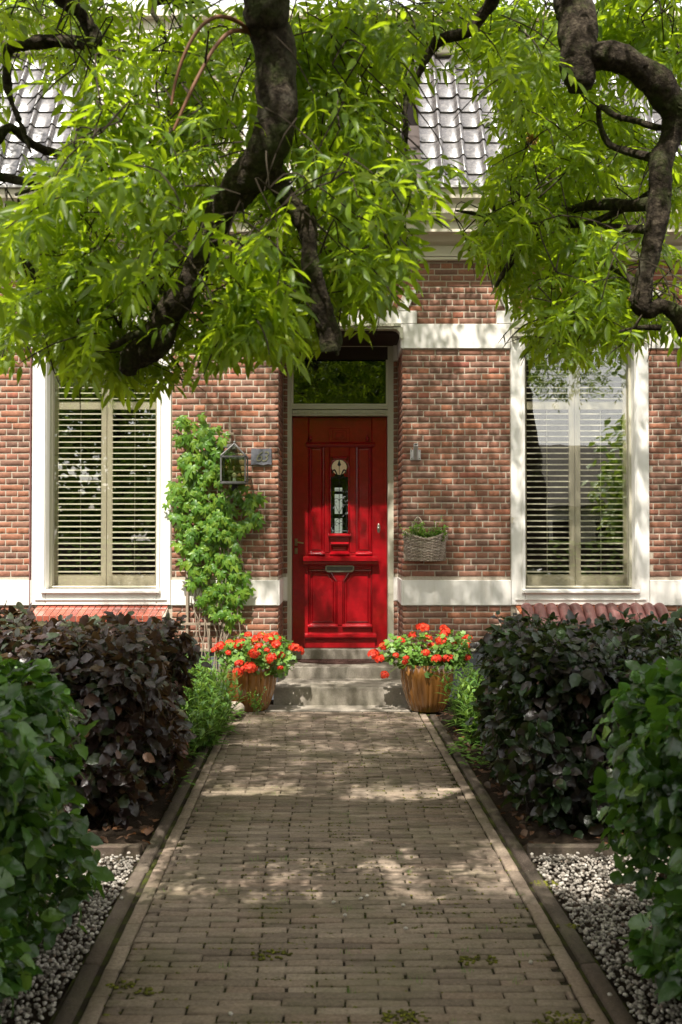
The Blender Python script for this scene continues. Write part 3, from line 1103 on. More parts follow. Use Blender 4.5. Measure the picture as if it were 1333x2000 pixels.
# windows
def window(x0, x1, idx):
    Y = WALL_Y
    win = empty('window', (0, 0, 0), parent=house)
    win.location = (0, -Y, 0)
    W_ = .13
    xi0, xi1 = x0 + W_, x1 - W_
    zt, zb = 3.335, 1.027
    b = MB()
    b.box(x0, xi0, Y - .02, Y + .2, WZ0 + .002, WZ1 - .002, .006)
    b.box(xi1, x1, Y - .02, Y + .2, WZ0 + .002, WZ1 - .002, .006)
    b.box(xi0 + .0005, xi1 - .0005, Y - .021, Y + .2, WZ0 + .003, zb - .02, .006)
    b.box(xi0 + .0005, xi1 - .0005, Y - .021, Y + .2, zt, WZ1 - .003, .006)
    b.build('casing', M['casing'], win)
    b = MB()     # moulded inner edge and drip rail
    b.box(xi0 - .03, xi0 - .008, Y - .034, Y - .019, zb - .02, zt)
    b.box(xi1 + .008, xi1 + .03, Y - .034, Y - .019, zb - .02, zt)
    b.box(xi0 - .035, xi1 + .035, Y - .055, Y + .1, zb - .048, zb - .012, .008)
    b.box(x0 + .035, x1 - .035, Y - .032, Y - .019, WZ0 + .05, WZ0 + .062)
    b.build('window_sill', M['casing'], win)
    b = MB()     # sash
    t = .022
    b.box(xi0, xi0 + t, Y + .1, Y + .15, zb, zt)
    b.box(xi1 - t, xi1, Y + .1, Y + .15, zb, zt)
    b.box(xi0 + t, xi1 - t, Y + .1, Y + .15, zt - t, zt - .001)
    b.box(xi0 + t, xi1 - t, Y + .1, Y + .15, zb + .001, zb + t * .6)
    b.build('sash', M['olive'], win)
    MB().box(xi0 + t, xi1 - t, Y + .125, Y + .129, zb + t * .6, zt - t).build('pane', M['glass'], win)
    # pelmet with scalloped edge
    b = MB()
    b.box(x0 + .02, x1 - .02, Y - .075, Y - .022, WZ1 - .05, WZ1 - .005, .006)
    b.box(x0 + .05, x1 - .05, Y - .05, Y - .022, WZ1 - .12, WZ1 - .05)
    n = 34
    for k in range(n):
        xa = x0 + .06 + (x1 - x0 - .12) * k / n
        xb = x0 + .06 + (x1 - x0 - .12) * (k + 1) / n
        b.prism([(xa, WZ1 - .05), (xb, WZ1 - .05), ((xa + xb) / 2, WZ1 - .085)], Y - .062, Y - .05)
        b.tube([((xa + xb) / 2, Y - .04, WZ1 - .125), ((xa + xb) / 2, Y - .028, WZ1 - .125)], .014, 8)
    for xx in (x0 + .035, x1 - .035):
        b.box(xx - .03, xx + .03, Y - .07, Y - .022, WZ1 - .13, WZ1 - .05, .008)
        b.prism([(xx - .02, WZ1 - .13), (xx + .02, WZ1 - .13), (xx + .008, WZ1 - .19), (xx - .012, WZ1 - .17)], Y - .055, Y - .022)
    b.build('pelmet', M['olive'], win)
    # shutters: two panels, each with louvres
    mid = (xi0 + xi1) / 2
    ys0, ys1 = Y + .2, Y + .228
    slat_me = {}
    for pn, (a, c) in enumerate(((xi0 - .0, mid - .002), (mid + .002, xi1 + .0))):
        sh = empty('shutter', (0, 0, 0), parent=house)
        sh.location = (0, -Y, 0)
        st = .052
        b = MB()
        b.box(a, a + st, ys0, ys1, zb - .01, zt, .003)
        b.box(c - st, c, ys0, ys1, zb - .01, zt, .003)
        for (za, zd) in ((zb - .01, 1.145), (2.705, 2.782), (3.255, zt)):
            b.box(a + st, c - st, ys0 + .002, ys1 - .002, za, zd, .003)
        b.build('shutter_frame', M['shutter'], sh)
        L = c - a - 2 * st
        if 'm' not in slat_me:
            sb = MB()
            prof = [(-.03, -.002), (-.02, .004), (0, .0055), (.02, .004), (.03, -.002), (.02, -.0055), (0, -.006), (-.02, -.0055)]
            sb.prism_x(prof, -L / 2, L / 2)
            slat_me['m'] = sb.mesh('slat', M['slat'])
        zl = 1.145 + .027
        k = 0
        while zl < 3.24:
            if 2.68 < zl < 2.8:
                zl = 2.782 + .027
            o = mesh_obj('slat', slat_me['m'], sh)
            o.location = ((a + c) / 2, (ys0 + ys1) / 2 + .0, zl)
            o.rotation_euler = (radians(10 + random.gauss(0, 1.2)), 0, random.gauss(0, .001))
            zl += .0533
        MB().box((a + c) / 2 - .004, (a + c) / 2 + .004, ys1 + .012, ys1 + .018, 1.15, 2.7).build('tilt_rod', M['slat'], sh)
    return win
for i, (a, c) in enumerate(WIN):
    window(a, c, i)

# glazed sill bricks under both windows
def sill(x0, x1, mat, n, drop, slant, yo):
    sl = empty('brick_sill', parent=house); sl.location = (0, -WALL_Y, 0)
    w = (x1 - x0) / n
    MB().prism_x([(WALL_Y + .01, WZ0 - .012), (WALL_Y - yo + .012, WZ0 - drop - .008), (WALL_Y - yo + .012, WZ0 - drop - .05), (WALL_Y + .01, WZ0 - drop - .05)], x0 + .003, x1 - .003).build('sill_mortar', M['mortar'], sl)
    for k in range(n):
        b = MB()
        xa, xb = x0 + k * w + .0045, x0 + (k + 1) * w - .0045
        P = [(WALL_Y - .002, WZ0 - .002), (WALL_Y - yo, WZ0 - drop), (WALL_Y - yo, WZ0 - drop - .052), (WALL_Y - .002, WZ0 - drop - .052)]
        V = [(xa + (slant if i in (1, 2) else 0), y, z) for i, (y, z) in enumerate(P)] + [(xb + (slant if i in (1, 2) else 0), y, z) for i, (y, z) in enumerate(P)]
        b.add(V, [(3, 2, 1, 0), (4, 5, 6, 7), (0, 1, 5, 4), (1, 2, 6, 5), (2, 3, 7, 6), (3, 0, 4, 7)])
        b.build('sill_brick', mat, sl)
sill(WX(75), WX(330), M['sill_brick'], 20, .085, -.03, .16)
sill(WX(1006), WX(1268), M['sill_orange'], 20, .05, .02, .12)
# low ledge of rolled brown tiles in front of the right window
led = empty('tile_capped_ledge', (2.3, 9.25, 0), label='low ledge capped with brown rounded clay tiles under the right window', cat='garden ledge')
MB().box(-.66, .66, -.08, .1, 0, .68, .004).build('ledge_wall', M['plinth'], led)
prof = [(r * sin(a), r * cos(a)) for r in (.053,) for a in np.linspace(-pi / 2, pi / 2, 9)]
rb = MB()
n = len(prof)
V, F = [], []
for j, (yy, zz, sc_) in enumerate(((.12, .86, .96), (.07, .845, 1), (-.12, .72, 1), (-.14, .70, .93), (-.14, .62, .9))):
    for (px_, pz_) in prof:
        V.append((px_ * sc_, yy - pz_ * .5 * sc_, zz + pz_ * .8 * sc_ * (1 if j < 4 else .2)))
for j in range(4):
    for k in range(n - 1):
        a = j * n + k
        F.append((a, a + 1, a + n + 1, a + n))
F.append(tuple(range(n - 1, -1, -1)))
rb.add(V, F)
rme = rb.mesh('ledge_tile', M['roll_tile'], True, 50)
for k in range(12):
    mesh_obj('ledge_tile', rme, led, M=Matrix.Translation((-.605 + k * .11, -.0, 0 + random.gauss(0, .002))) @ Matrix.Rotation(random.gauss(0, .03), 4, 'Z'))

# thin pipe left of the left window
hb(MB().tube([(WX(60), WALL_Y - .012, .87), (WX(60), WALL_Y - .012, 3.25)], .008, 8), 'wall_pipe', M['roll_tile'])
# iron anchor and shutter stay
hb(MB().tube([(WX(984), WALL_Y - .03, WZ(654)), (WX(986), WALL_Y - .035, WZ(660)), (WX(987), WALL_Y - .03, WZ(668))], .005, 6), 'wall_anchor', M['iron'])
hb(MB().box(WX(997), WX(1001), WALL_Y - .045, WALL_Y - .015, WZ(1022), WZ(1010)).tube([(WX(999), WALL_Y - .04, WZ(1016)), (WX(1003), WALL_Y - .05, WZ(1012))], .004, 6), 'shutter_hook', M['cream'])

# ---- cornice, gutter, roof
YF = WALL_Y - .26
b = MB()
b.box(-XE, XE, WALL_Y - .03, WALL_Y + .1, Z_TOP + .0, 4.30, .004)                         # frieze
b.box(-XE, XE, WALL_Y - .05, WALL_Y - .03, Z_TOP + .004, Z_TOP + .03)
b.box(-XE, XE, WALL_Y - .06, WALL_Y - .03, Z_TOP + .034, Z_TOP + .05)
hb(b, 'frieze_board', M['cream'])
b = MB()
b.prism_x([(WALL_Y - .03, 4.20), (WALL_Y - .10, 4.22), (WALL_Y - .15, 4.27), (YF + .02, 4.27), (YF + .02, 4.36), (YF - .02, 4.37), (YF - .05, 4.42), (YF - .06, 4.50), (YF - .10, 4.54), (YF - .11, 4.62),
           (WALL_Y + .1, 4.62), (WALL_Y + .1, 4.31), (WALL_Y - .03, 4.31)], -XE, XE)
hb(b, 'cornice', M['cream'])
hb(MB().box(-XE, XE, YF - .135, YF + .05, 4.622, 4.645, .003), 'gutter_edge', M['zinc'])
RB = Vector((0, 9.26, 4.63)); RT = Vector((0, 10.42, 6.45))
rl = (RT - RB).length
hb(MB().prism_x([(RB.y + .03, RB.z), (RT.y + .03, RT.z), (RT.y + .4, RT.z), (RB.y + .4, RB.z)], -XE, XE), 'roof', M['dark_wood'])
roof = empty('roof_covering', parent=house); roof.location = (0, -WALL_Y, 0)
# pan tile: cross section along x, running up local y
TW, TL = .205, .262
prof = [(-TW / 2, .012), (-TW / 2 + .012, .002), (-TW / 2 + .03, -.002), (0, -.004), (.045, .0), (.062, .012), (.074, .034), (.088, .040), (.104, .030), (TW / 2 + .012, .008)]
tb = MB()
n = len(prof)
V = []
for (yy, up_) in ((-.01, .016), (-.002, .020), (TL, 0.0)):
    V += [(x, yy, z + up_) for x, z in prof]
V += [(x, -.01, z - .004) for x, z in prof]
F = []
for j in range(2):
    for k in range(n - 1):
        a = j * n + k
        F.append((a, a + 1, a + n + 1, a + n))
for k in range(n - 1):
    F.append((3 * n + k, 3 * n + k + 1, k + 1, k))
tb.add(V, F)
tme = tb.mesh('roof_tile', M['roof_tile'], True, 60)
up = (RT - RB).normalized()
nrm = Vector((0, -up.z, up.y))
DORM = (-2.32, .56)
rows = int(rl / .232)
tl = []
for r in range(rows):
    x = -XE + .1
    k = 0
    while x < XE - .1:
        if not (DORM[0] - .12 < x < DORM[1] + .12):
            p = RB + up * (r * .232 + random.gauss(0, .002)) + nrm * .02
            Mx = Matrix(((1, 0, 0, x), (0, up.y, nrm.y, p.y), (0, up.z, nrm.z, p.z), (0, 0, 0, 1))) @ Matrix.Rotation(random.gauss(0, .012), 4, 'X') @ Matrix.Rotation(random.gauss(0, .008), 4, 'Y')
            s_ = p.y / 2000
            px = x / s_ + 666
            inv = -60 < px < 1400
            foli = not (780 < px < 1000 or px < 190)
            tl.append(((0 if inv else 10) + (1 if foli else 0), Mx))
        x += TW
tl.sort(key=lambda t: t[0])
for kf, Mx in tl[:300]:
    mesh_obj('roof_tile', tme, roof, M=Mx)
if len(tl) > 300:
    V, F = tb.tris()
    V1, F1 = merge([(V, F)], np.array([[list(r) for r in m_] for _, m_ in tl[300:]]), np.zeros(len(tl) - 300, dtype=int))
    o = mesh_obj('roof_tiling', np_mesh('roof_tiling', V1, F1, M['roof_tile'], True), roof)
    o['kind'] = 'stuff'
# top cornice of the mansard
b = MB()
b.box(-XE, XE, 10.30, 11, 6.40, 6.50, .01)
b.box(-XE, XE, 10.24, 11, 6.504, 6.56, .01)
b.box(-XE, XE, 10.27, 11, 6.564, 6.70, .01)
b.box(-XE, XE, 10.18, 11, 6.704, 6.78, .015)
hb(b, 'roof_cornice', M['cream'])
hb(MB().box(-XE, XE, 10.5, 15.5, 6.0, 6.39), 'flat_roof', M['dark_wood'])
# dormer with pale boards and a louvred window
dm = empty('dormer', parent=house); dm.location = (0, -WALL_Y, 0)
yd = 9.42
MB().box(DORM[0], DORM[1], yd + .02, 10.6, 4.63, 6.38).build('dormer_body', M['pinkish'], dm)
nb = 24
for k in range(nb):
    xa = DORM[0] + (DORM[1] - DORM[0]) * k / nb
    xb = DORM[0] + (DORM[1] - DORM[0]) * (k + 1) / nb
    xm = (xa + xb) / 2
    if -1.62 < xm < -.12: 
        MB().box(xa + .003, xb - .003, yd, yd + .02, 6.12, 6.38, .003).build('board', M['pinkish'], dm)
        MB().box(xa + .003, xb - .003, yd, yd + .02, 4.63, 4.85, .003).build('board', M['pinkish'], dm)
    else:
        MB().box(xa + .003, xb - .003, yd, yd + .02, 4.63, 6.38, .003).build('board', M['pinkish'], dm)
b = MB()
wx0, wx1 = -1.66, -.08
b.box(wx0, wx0 + .07, yd - .03, yd + .02, 4.82, 6.15, .004); b.box(wx1 - .07, wx1, yd - .03, yd + .02, 4.82, 6.15, .004)
b.box(-.9, -.84, yd - .03, yd + .02, 4.9, 6.08, .004)
b.box(wx0 + .07, wx1 - .07, yd - .03, yd + .02, 6.08, 6.15, .004); b.box(wx0 + .07, wx1 - .07, yd - .045, yd + .02, 4.82, 4.9, .004)
b.build('dormer_window_frame', M['casing'], dm)
sb = MB().box(-.345, .345, -.012, .012, -.004, .004, .001).mesh('blind_slat', M['slat'])
for (xc) in (-1.245, -.495):
    z = 4.95
    while z < 6.06:
        mesh_obj('blind_slat', sb, dm, M=Matrix.Translation((xc, yd + .0, z)) @ Matrix.Rotation(.5, 4, 'X'))
        z += .052
MB().box(DORM[0] - .08, DORM[1] + .08, yd - .06, 10.3, 6.30, 6.39, .01).build('dormer_fascia', M['cream'], dm)

# ---- porch: hood, soffit, door frame, transom, door
b = MB()
b.box(DL + .02, DR - .02, WALL_Y - .075, WALL_Y + .03, Z_L1 - .035, Z_L1 - .002, .004)
b.box(DL + .04, DR - .04, WALL_Y - .06, WALL_Y + .03, Z_L1 - .055, Z_L1 - .036)
n = 30
for k in range(n):
    xa = DL + .04 + (DR - DL - .08) * k / n; xb = DL + .04 + (DR - DL - .08) * (k + .78) / n
    b.box(xa, xb, WALL_Y - .09, WALL_Y - .076, Z_L1 - .034, Z_L1 - .006)
hb(b, 'door_pelmet', M['olive'])
for s, X in ((-1, DL), (1, DR)):
    b = MB()
    yq = [(0, 0), (0, -.10), (.015, -.12), (.04, -.115), (.055, -.08), (.075, -.05), (.10, -.04), (.10, 0)]
    poly = [(X - s * (.10 - a), Z_L1 - .004 + z) for a, z in [(q[0], q[1]) for q in yq]]
    poly = [(X - s * a2, Z_L1 - .04 + z2) for a2, z2 in ((0.0, 0), (.0, -.10), (.012, -.11), (.028, -.09), (.03, -.05), (.06, -.02), (.09, -.012), (.09, 0))]
    b.prism(poly, WALL_Y - .07, WALL_Y + .05)
    hb(b, 'bracket', M['olive'])
for k in range(10):
    y0 = WALL_Y + .06 + k * .066
    hb(MB().box(DL, DR, y0, y0 + .061, Z_L1 - .075, Z_L1 - .05, .003), 'soffit_board', M['dark_wood'])
hb(MB().box(DL + .002, DR - .002, 10.2, 10.3, Z_L0 + .17, Z_L1 - .08), 'head_board', M['dark_wood'])
hb(MB().box(-.525, .515, 10.19, 10.21, Z_L0 + .02, Z_L0 + .17), 'head_panel', M['dark_wood'])

DY = 10.30
DX = lambda px: (px - 666.5) / (F_PX / DY)
DZ = lambda py: 1.55 + (1038 - py) / (F_PX / DY)
fz1 = DZ(667)
b = MB()
yf0 = 10.18
for (xa, xb) in ((DX(557), DX(571)), (DX(757), DX(771))):
    b.box(xa, xb, yf0, 10.36, .30, fz1, .006)
b.box(DX(571) + .0005, DX(757) - .0005, yf0 + .001, 10.36, DZ(680), fz1 - .001, .006)
b.box(DX(571) + .0005, DX(757) - .0005, yf0 + .02, 10.36, DZ(801), DZ(793), .004)
b.box(DX(571) + .0005, DX(757) - .0005, yf0 + .03, 10.36, DZ(813), DZ(802), .004)
b.box(DX(571) + .0005, DX(757) - .0005, yf0 + .015, yf0 + .03, DZ(813.5), DZ(811), .001)
hb(b, 'door_frame', M['olive'])
nd = 15
for k in range(nd):
    xa = DX(573) + (DX(755) - DX(573)) * k / nd; xb = DX(573) + (DX(755) - DX(573)) * (k + .62) / nd
    hb(MB().box(xa, xb, yf0 + .012, yf0 + .03, DZ(810), DZ(804), .003), 'dentil', M['olive'])
tr = empty('transom_window', parent=house); tr.location = (0, -WALL_Y, 0)
b = MB()
b.box(DX(571), DX(574), yf0 + .04, yf0 + .09, DZ(793), DZ(680)); b.box(DX(754), DX(757), yf0 + .04, yf0 + .09, DZ(793), DZ(680))
b.box(DX(574), DX(754), yf0 + .04, yf0 + .09, DZ(683), DZ(680)); b.box(DX(574), DX(754), yf0 + .04, yf0 + .09, DZ(793), DZ(790))
b.build('transom_frame', M['cream'], tr)
MB().box(DX(574), DX(754), yf0 + .06, yf0 + .065, DZ(790), DZ(683)).build('pane', M['glass_dark'], tr)

door = empty('front_door', parent=house, label='glossy red panelled door with small grilled window')
door.location = (0, -WALL_Y, 0)
d0, d1 = DX(571) + .002, DX(757) - .002
db, dt = DZ(1265), DZ(814)
yb0, yb1 = DY + .025, DY + .06
b = MB()     # field behind the stiles, split around the light
lx0, lx1, lz0, lz1 = DX(646), DX(681), DZ(1042), DZ(897)
b.box(d0, lx0, yb0, yb1, db, dt); b.box(lx1, d1, yb0, yb1, db, dt)
b.box(lx0, lx1, yb0, yb1, db, lz0)
# arched head of the light
arc = [(lx0 + (lx1 - lx0) / 2 + (lx1 - lx0) / 2 * cos(a), lz1 - (lx1 - lx0) / 2 + (lx1 - lx0) / 2 * sin(a)) for a in np.linspace(0, pi, 13)]
b.prism([(lx0, dt), (lx0, lz1 - (lx1 - lx0) / 2)] + arc[::-1][1:-1] + [(lx1, lz1 - (lx1 - lx0) / 2), (lx1, dt)], yb0, yb1)
# stiles and rails proud of the field
pr = DY
def st(xa, xb, ya, yb_, y=pr):
    b.box(DX(xa), DX(xb), y, yb0, DZ(yb_), DZ(ya), .006)
b.box(d0, DX(603), pr, yb0, db, dt, .006)
b.box(DX(727), d1, pr, yb0, db, dt, .006)
st(603.2, 726.8, 814.5, 870)
st(603.2, 726.8, 1094, 1112)
st(603.2, 726.8, 1222, 1264.8)
st(634, 644, 870.2, 1080); st(683, 696, 870.2, 1080)
st(644.2, 682.8, 870.2, 893)
st(644.2, 682.8, 1046, 1062)
st(603.2, 726.8, 1080.2, 1093.8)
st(659, 670, 1135, 1221.8)
b.prism([(DX(645), DZ(1112.2)), (DX(684), DZ(1112.2)), (DX(670), DZ(1134.8)), (DX(659), DZ(1134.8))], pr, yb0)
b.build('door_leaf', M['red'], door, smooth=True, angle=20)

def raised(poly, dep=.012, inset=.02, part='door_panel'):
    """raised panel with moulded border"""
    P = [Vector((x, z)) for x, z in poly]
    c = sum(P, Vector((0, 0))) / len(P)
    def ins(d):
        out = []
        n = len(P)
        for i in range(n):
            a, p, q = P[i - 1], P[i], P[(i + 1) % n]
            e1, e2 = (p - a).normalized(), (q - p).normalized()
            n1, n2 = Vector((-e1.y, e1.x)), Vector((-e2.y, e2.x))
            if n1.dot(c - p) < 0: n1 = -n1
            if n2.dot(c - p) < 0: n2 = -n2
            m_ = (n1 + n2); m_ = m_ / max(.3, m_.dot(n1))
            out.append(p + m_ * d)
        return out
    rings = [(yb0 - .001, 0), (yb0 - .02, .004), (yb0 - .022, .010), (yb0 - .012, .016), (yb0 - .002, .020), (yb0 - .002, .02 + inset), (yb0 - dep, .03 + inset), (yb0 - dep - .001, .034 + inset)]
    V, F = [], []
    n = len(P)
    for y, d in rings:
        V += [(v.x, y, v.y) for v in ins(d)]
    for r in range(len(rings) - 1):
        for k in range(n):
            a, e = r * n + k, r * n + (k + 1) % n
            F.append((a, e, e + n, a + n))
    F.append(tuple(range((len(rings) - 1) * n, len(rings) * n)))
    MB().add(V, F).build(part, M['red'], door)
R4 = lambda a, t, c, e: [(DX(a), DZ(e)), (DX(c), DZ(e)), (DX(c), DZ(t)), (DX(a), DZ(t))]
raised(R4(603.3, 870.5, 633.8, 1079.8), inset=.004)
raised(R4(696.2, 870.5, 726.8, 1079.8), inset=.004)
raised(R4(644.3, 1062.3, 682.7, 1079.8), inset=.004)
raised([(DX(603.3), DZ(1221.8)), (DX(658.8), DZ(1221.8)), (DX(658.8), DZ(1134)), (DX(644.8), DZ(1112.4)), (DX(603.3), DZ(1112.4))], inset=.012)
raised([(DX(726.7), DZ(1221.8)), (DX(726.7), DZ(1112.4)), (DX(684.2), DZ(1112.4)), (DX(670.2), DZ(1134)), (DX(670.2), DZ(1221.8))], inset=.012)
# mouldings: middle ledge, panel ledges, bottom weather board, upper ledge and corbels
def ledge(xa, xb, ytop, h, out, name='ledge'):
    zt_ = DZ(ytop); h_ = h / 194.2
    MB().prism_x([(pr + .001, zt_ + .012), (pr - out * .5, zt_ + .003), (pr - out, zt_ - .006), (pr - out, zt_ - h_ * .45), (pr - out * .7, zt_ - h_ * .55), (pr - out * .62, zt_ - h_ * .8), (pr - out * .2, zt_ - h_), (pr + .001, zt_ - h_)], DX(xa), DX(xb)).build(name, M['red'], door)
ledge(593, 738, 1087, 18, .075)
ledge(603, 635, 1080.5, 5, .03); ledge(645, 683, 1080.5, 5, .03); ledge(695, 727, 1080.5, 5, .03)
ledge(642, 686, 1044, 6, .035)
ledge(647, 681, 1061, 3, .02)
ledge(602, 660, 1221, 6, .03); ledge(669, 727, 1221, 6, .03)
ledge(596, 735, 1238, 12, .05)
ledge(598, 733, 866, 7, .03)
ledge(650, 678, 893, 5, .03)
MB().box(DX(598), DX(733), pr - .018, pr - .0005, DZ(1264.5), DZ(1247), .004).build('kick_board', M['red'], door)
for px in (607, 718):
    b = MB()
    b.lathe([(.004, 0), (.02, .006), (.012, .02), (.02, .03), (.014, .045), (.006, .06), (.002, .075)], 12, (DX(px), pr - .016, DZ(862)))
    b.build('finial', M['red'], door, smooth=True)
b = MB(); c0 = (DX(663), DZ(850))
for k, (w, h, y) in enumerate(((20, 14, .012), (14, 9, .022), (8, 5, .03))):
    b.box(DX(663 - w), DX(663 + w), pr - y, pr + .001 - (0 if k == 0 else .0115), DZ(850 + h), DZ(850 - h), .005)
b.build('crest', M['red'], door)
# light with grille
rim = [(DX(646) - .004, lz0), (DX(646) - .004, lz1 - .09)] + [(lx0 + (lx1 - lx0) / 2 - (.096) * cos(a), lz1 - .09 + .096 * sin(a)) for a in np.linspace(0.05, pi - .05, 9)] + [(DX(681) + .004, lz1 - .09), (DX(681) + .004, lz0)]
MB().tube([(x, pr - .004, z) for x, z in rim], .009, 8).build('window_bead', M['red'], door, smooth=True)
# inner fill giving the round head its narrow neck
cxl = (lx0 + lx1) / 2
for s in (-1, 1):
    poly = [(cxl + s * .092, DZ(932)), (cxl + s * .055, DZ(930)), (cxl + s * .04, DZ(926)), (cxl + s * .062, DZ(921)), (cxl + s * .08, DZ(914)), (cxl + s * .082, DZ(905)), (cxl + s * .094, DZ(903))]
    MB().prism(poly, pr + .018, pr + .03).build('window_infill', M['red'], door)
MB().box(lx0, lx1, DY + .04, DY + .045, lz0, lz1).build('pane', M['glass_dark'], door)
hall = empty('hall_window', parent=house); hall.location = (0, -WALL_Y, 0)
b = MB()
lit = m_plain('glowing_hall_pane', (.62, .60, .55), .8, .1, emit=.35)  # weak glow stands in for daylight in the hall window
cream_lit = m_plain('cream_hall_disc', (.55, .36, .22), .8, .1, emit=.28)  # flat cream disc behind the door glass, weakly emissive
for (ya, yb_) in ((951, 958), (964, 1003), (1012, 1041)):
    MB().box(DX(654), DX(669), 10.46, 10.47, DZ(yb_), DZ(ya)).build('hall_pane', lit, hall)
b = MB()
b.prism([(DX(663) + .076 * cos(a), DZ(911) + .076 * sin(a)) for a in np.linspace(0, 2 * pi, 24, endpoint=False)], 10.43, 10.44)
b.build('hall_disc', cream_lit, hall)
# grille
b = MB(); yg = pr + .006; r_ = .0032
gx, T = DX(663), (lambda px, py: (DX(px), yg, DZ(py)))
b.tube([T(663, 1040), T(663, 905)], r_, 6)
b.prism([(gx - .019, DZ(908)), (gx, DZ(911)), (gx + .019, DZ(908)), (gx, DZ(897))], yg - .004, yg + .004)
for s in (-1, 1):
    for cy_, rr in ((978, 5.5), (1024, 4.5), (945, 5.0)):
        pts = [T(663 + s * (rr + .5 - rr * cos(t) * (1 - t / 9)), cy_ + rr * sin(t) * (1 - t / 9) * -1) for t in np.linspace(0, 5.6, 16)]
        b.tube(pts, r_ * .8, 5)
    b.tube([T(663, 1003), T(663 + s * 6, 990), T(663 + s * 11, 978)], r_ * .8, 5, sub=4)
    b.tube([T(663, 1012), T(663 + s * 7, 1018), T(663 + s * 14, 1030)], r_ * .8, 5, sub=4)
    b.tube([T(663, 934), T(663 + s * 5, 925), T(663 + s * 9, 918), T(663 + s * 13, 920), T(663 + s * 12, 926)], [.003, .006, .009, .006, .002], 6, sub=4)
    b.tube([T(663 + s * 4, 934), T(663 + s * 9, 931), T(663 + s * 14, 933)], [.006, .008, .004], 6, sub=4)
    b.tube([T(663 + s * 14, 1040), T(663 + s * 14, 936)], r_, 5)
    b.tube([T(663 + s * 14, 936), T(663 + s * 8, 931), T(663, 936)], r_ * 1.2, 5, sub=4)
b.tube([T(647, 1037), T(680, 1037)], r_, 5); b.tube([T(647, 957), T(680, 957)], r_, 5)
b.build('grille', M['iron'], door)
# letter box
lb = empty('letterbox', parent=door)
xo0, xo1, zo0, zo1 = DX(636), DX(692), DZ(1117), DZ(1104)
b = MB(); q = .02
def octa(i): return [(xo0 + i + q, zo0 + i), (xo1 - i - q, zo0 + i), (xo1 - i, zo0 + q + i * .3), (xo1 - i, zo1 - q * .6), (xo1 - i - q, zo1 - i), (xo0 + i + q, zo1 - i), (xo0 + i, zo1 - q * .6), (xo0 + i, zo0 + q + i * .3)]
O, I = octa(0), octa(.014)
yl = pr - .02
V = [(x, pr, z) for x, z in O] + [(x, yl, z) for x, z in O] + [(x, yl, z) for x, z in I] + [(x, yl + .008, z) for x, z in I]
F = []
for r in range(3):
    for k in range(8):
        a, e = r * 8 + k, r * 8 + (k + 1) % 8
        F.append((a, e, e + 8, a + 8))
MB().add(V, F).build('letterbox_frame', M['nickel'], lb)
MB().prism(octa(.0145), yl + .009, pr).build('letterbox_flap', M['lead'], lb)
# handle, key plate, bell
b = MB()
hx = DX(579)
b.box(hx - .014, hx + .014, pr - .008, pr, DZ(1066), DZ(1052), .004)
b.tube([(hx, pr - .006, DZ(1059)), (hx, pr - .045, DZ(1059)), (hx + .02, pr - .052, DZ(1059)), (hx + .075, pr - .05, DZ(1061))], [.008, .008, .008, .006], 8, sub=3)
b.build('door_handle', M['brass'], door, smooth=True)
b = MB()
b.box(hx - .015, hx + .015, pr - .012, pr, DZ(1082), DZ(1070), .005)
b.tube([(hx, pr - .01, DZ(1076)), (hx, pr - .03, DZ(1076))], .009, 10)
b.build('lock', M['brass'], door)
b = MB()
b.sphere((DX(740), pr, DZ(1032)), .02, 14, 8, (.85, .35, 2.4))
b.sphere((DX(740), pr - .007, DZ(1032)), .010, 10, 6, (1, .6, 1.2))
b.build('bell_push', M['nickel'], door, smooth=True)

# steps
st_ = empty('front_steps', (0, 9.14, 0), label='two worn stone steps leading up to the red door', cat='steps')
def stp(name, x0, x1, y0, y1, z0, z1, bv=.012):
    # slab with rounded nosing
    n = 4
    P = [(y1, z0), (y0, z0)] + [(y0 + bv - bv * cos(t), z1 - bv + bv * sin(t)) for t in np.linspace(0, pi / 2, n)] + [(y1, z1)]
    o = MB().prism_x(P, x0, x1).build(name, M['stone'], st_, smooth=True, angle=50)
    o.location = (0, -9.14, 0)
stp('step', -.60, .60, 9.14, 9.72, -.05, .162)
stp('step', DL + .004, DR - .004, 9.70, 10.36, -.05, .270)
stp('threshold', -.50, .49, 10.2, 10.6, .271, DZ(1266), .006)
MB().box(-.95, .80, 8.875, 9.139, -.05, .006, .006).build('stone_slab', M['stone'], kind='structure')
# doormat
b = MB()
pts = [(.47 * cos(a), -.30 * sin(a)) for a in np.linspace(0, pi, 28)]
V = [(x, y, 0) for x, y in pts] + [(x, y, .012) for x, y in pts] + [(x * .93, y * .93 - .008, .014) for x, y in pts] + [(x * .91, y * .91 - .01, .009) for x, y in pts]
n = len(pts)
F = []
for r in range(3):
    for k in range(n):
        a, e = r * n + k, r * n + (k + 1) % n
        F.append((a, e, e + n, a + n))
F.append(tuple(range(3 * n, 4 * n)))
b.add(V, F)
mat_o = b.build('doormat', M['mat'], label='half round brown rubber doormat in front of the red door', cat='doormat')
mat_o.location = (0.0, 10.195, .271)
b = MB()
for k in range(26):
    for j in range(6):
        a = pi * (k + .5) / 26
        rr = .2 + j * .13
        b.sphere((.47 * rr * cos(a), -.30 * rr * sin(a) - .008, .009), .006, 6, 3, (1.3, .8, .7))
nub = b.build('mat_nubs', M['mat'], mat_o, kind='stuff')

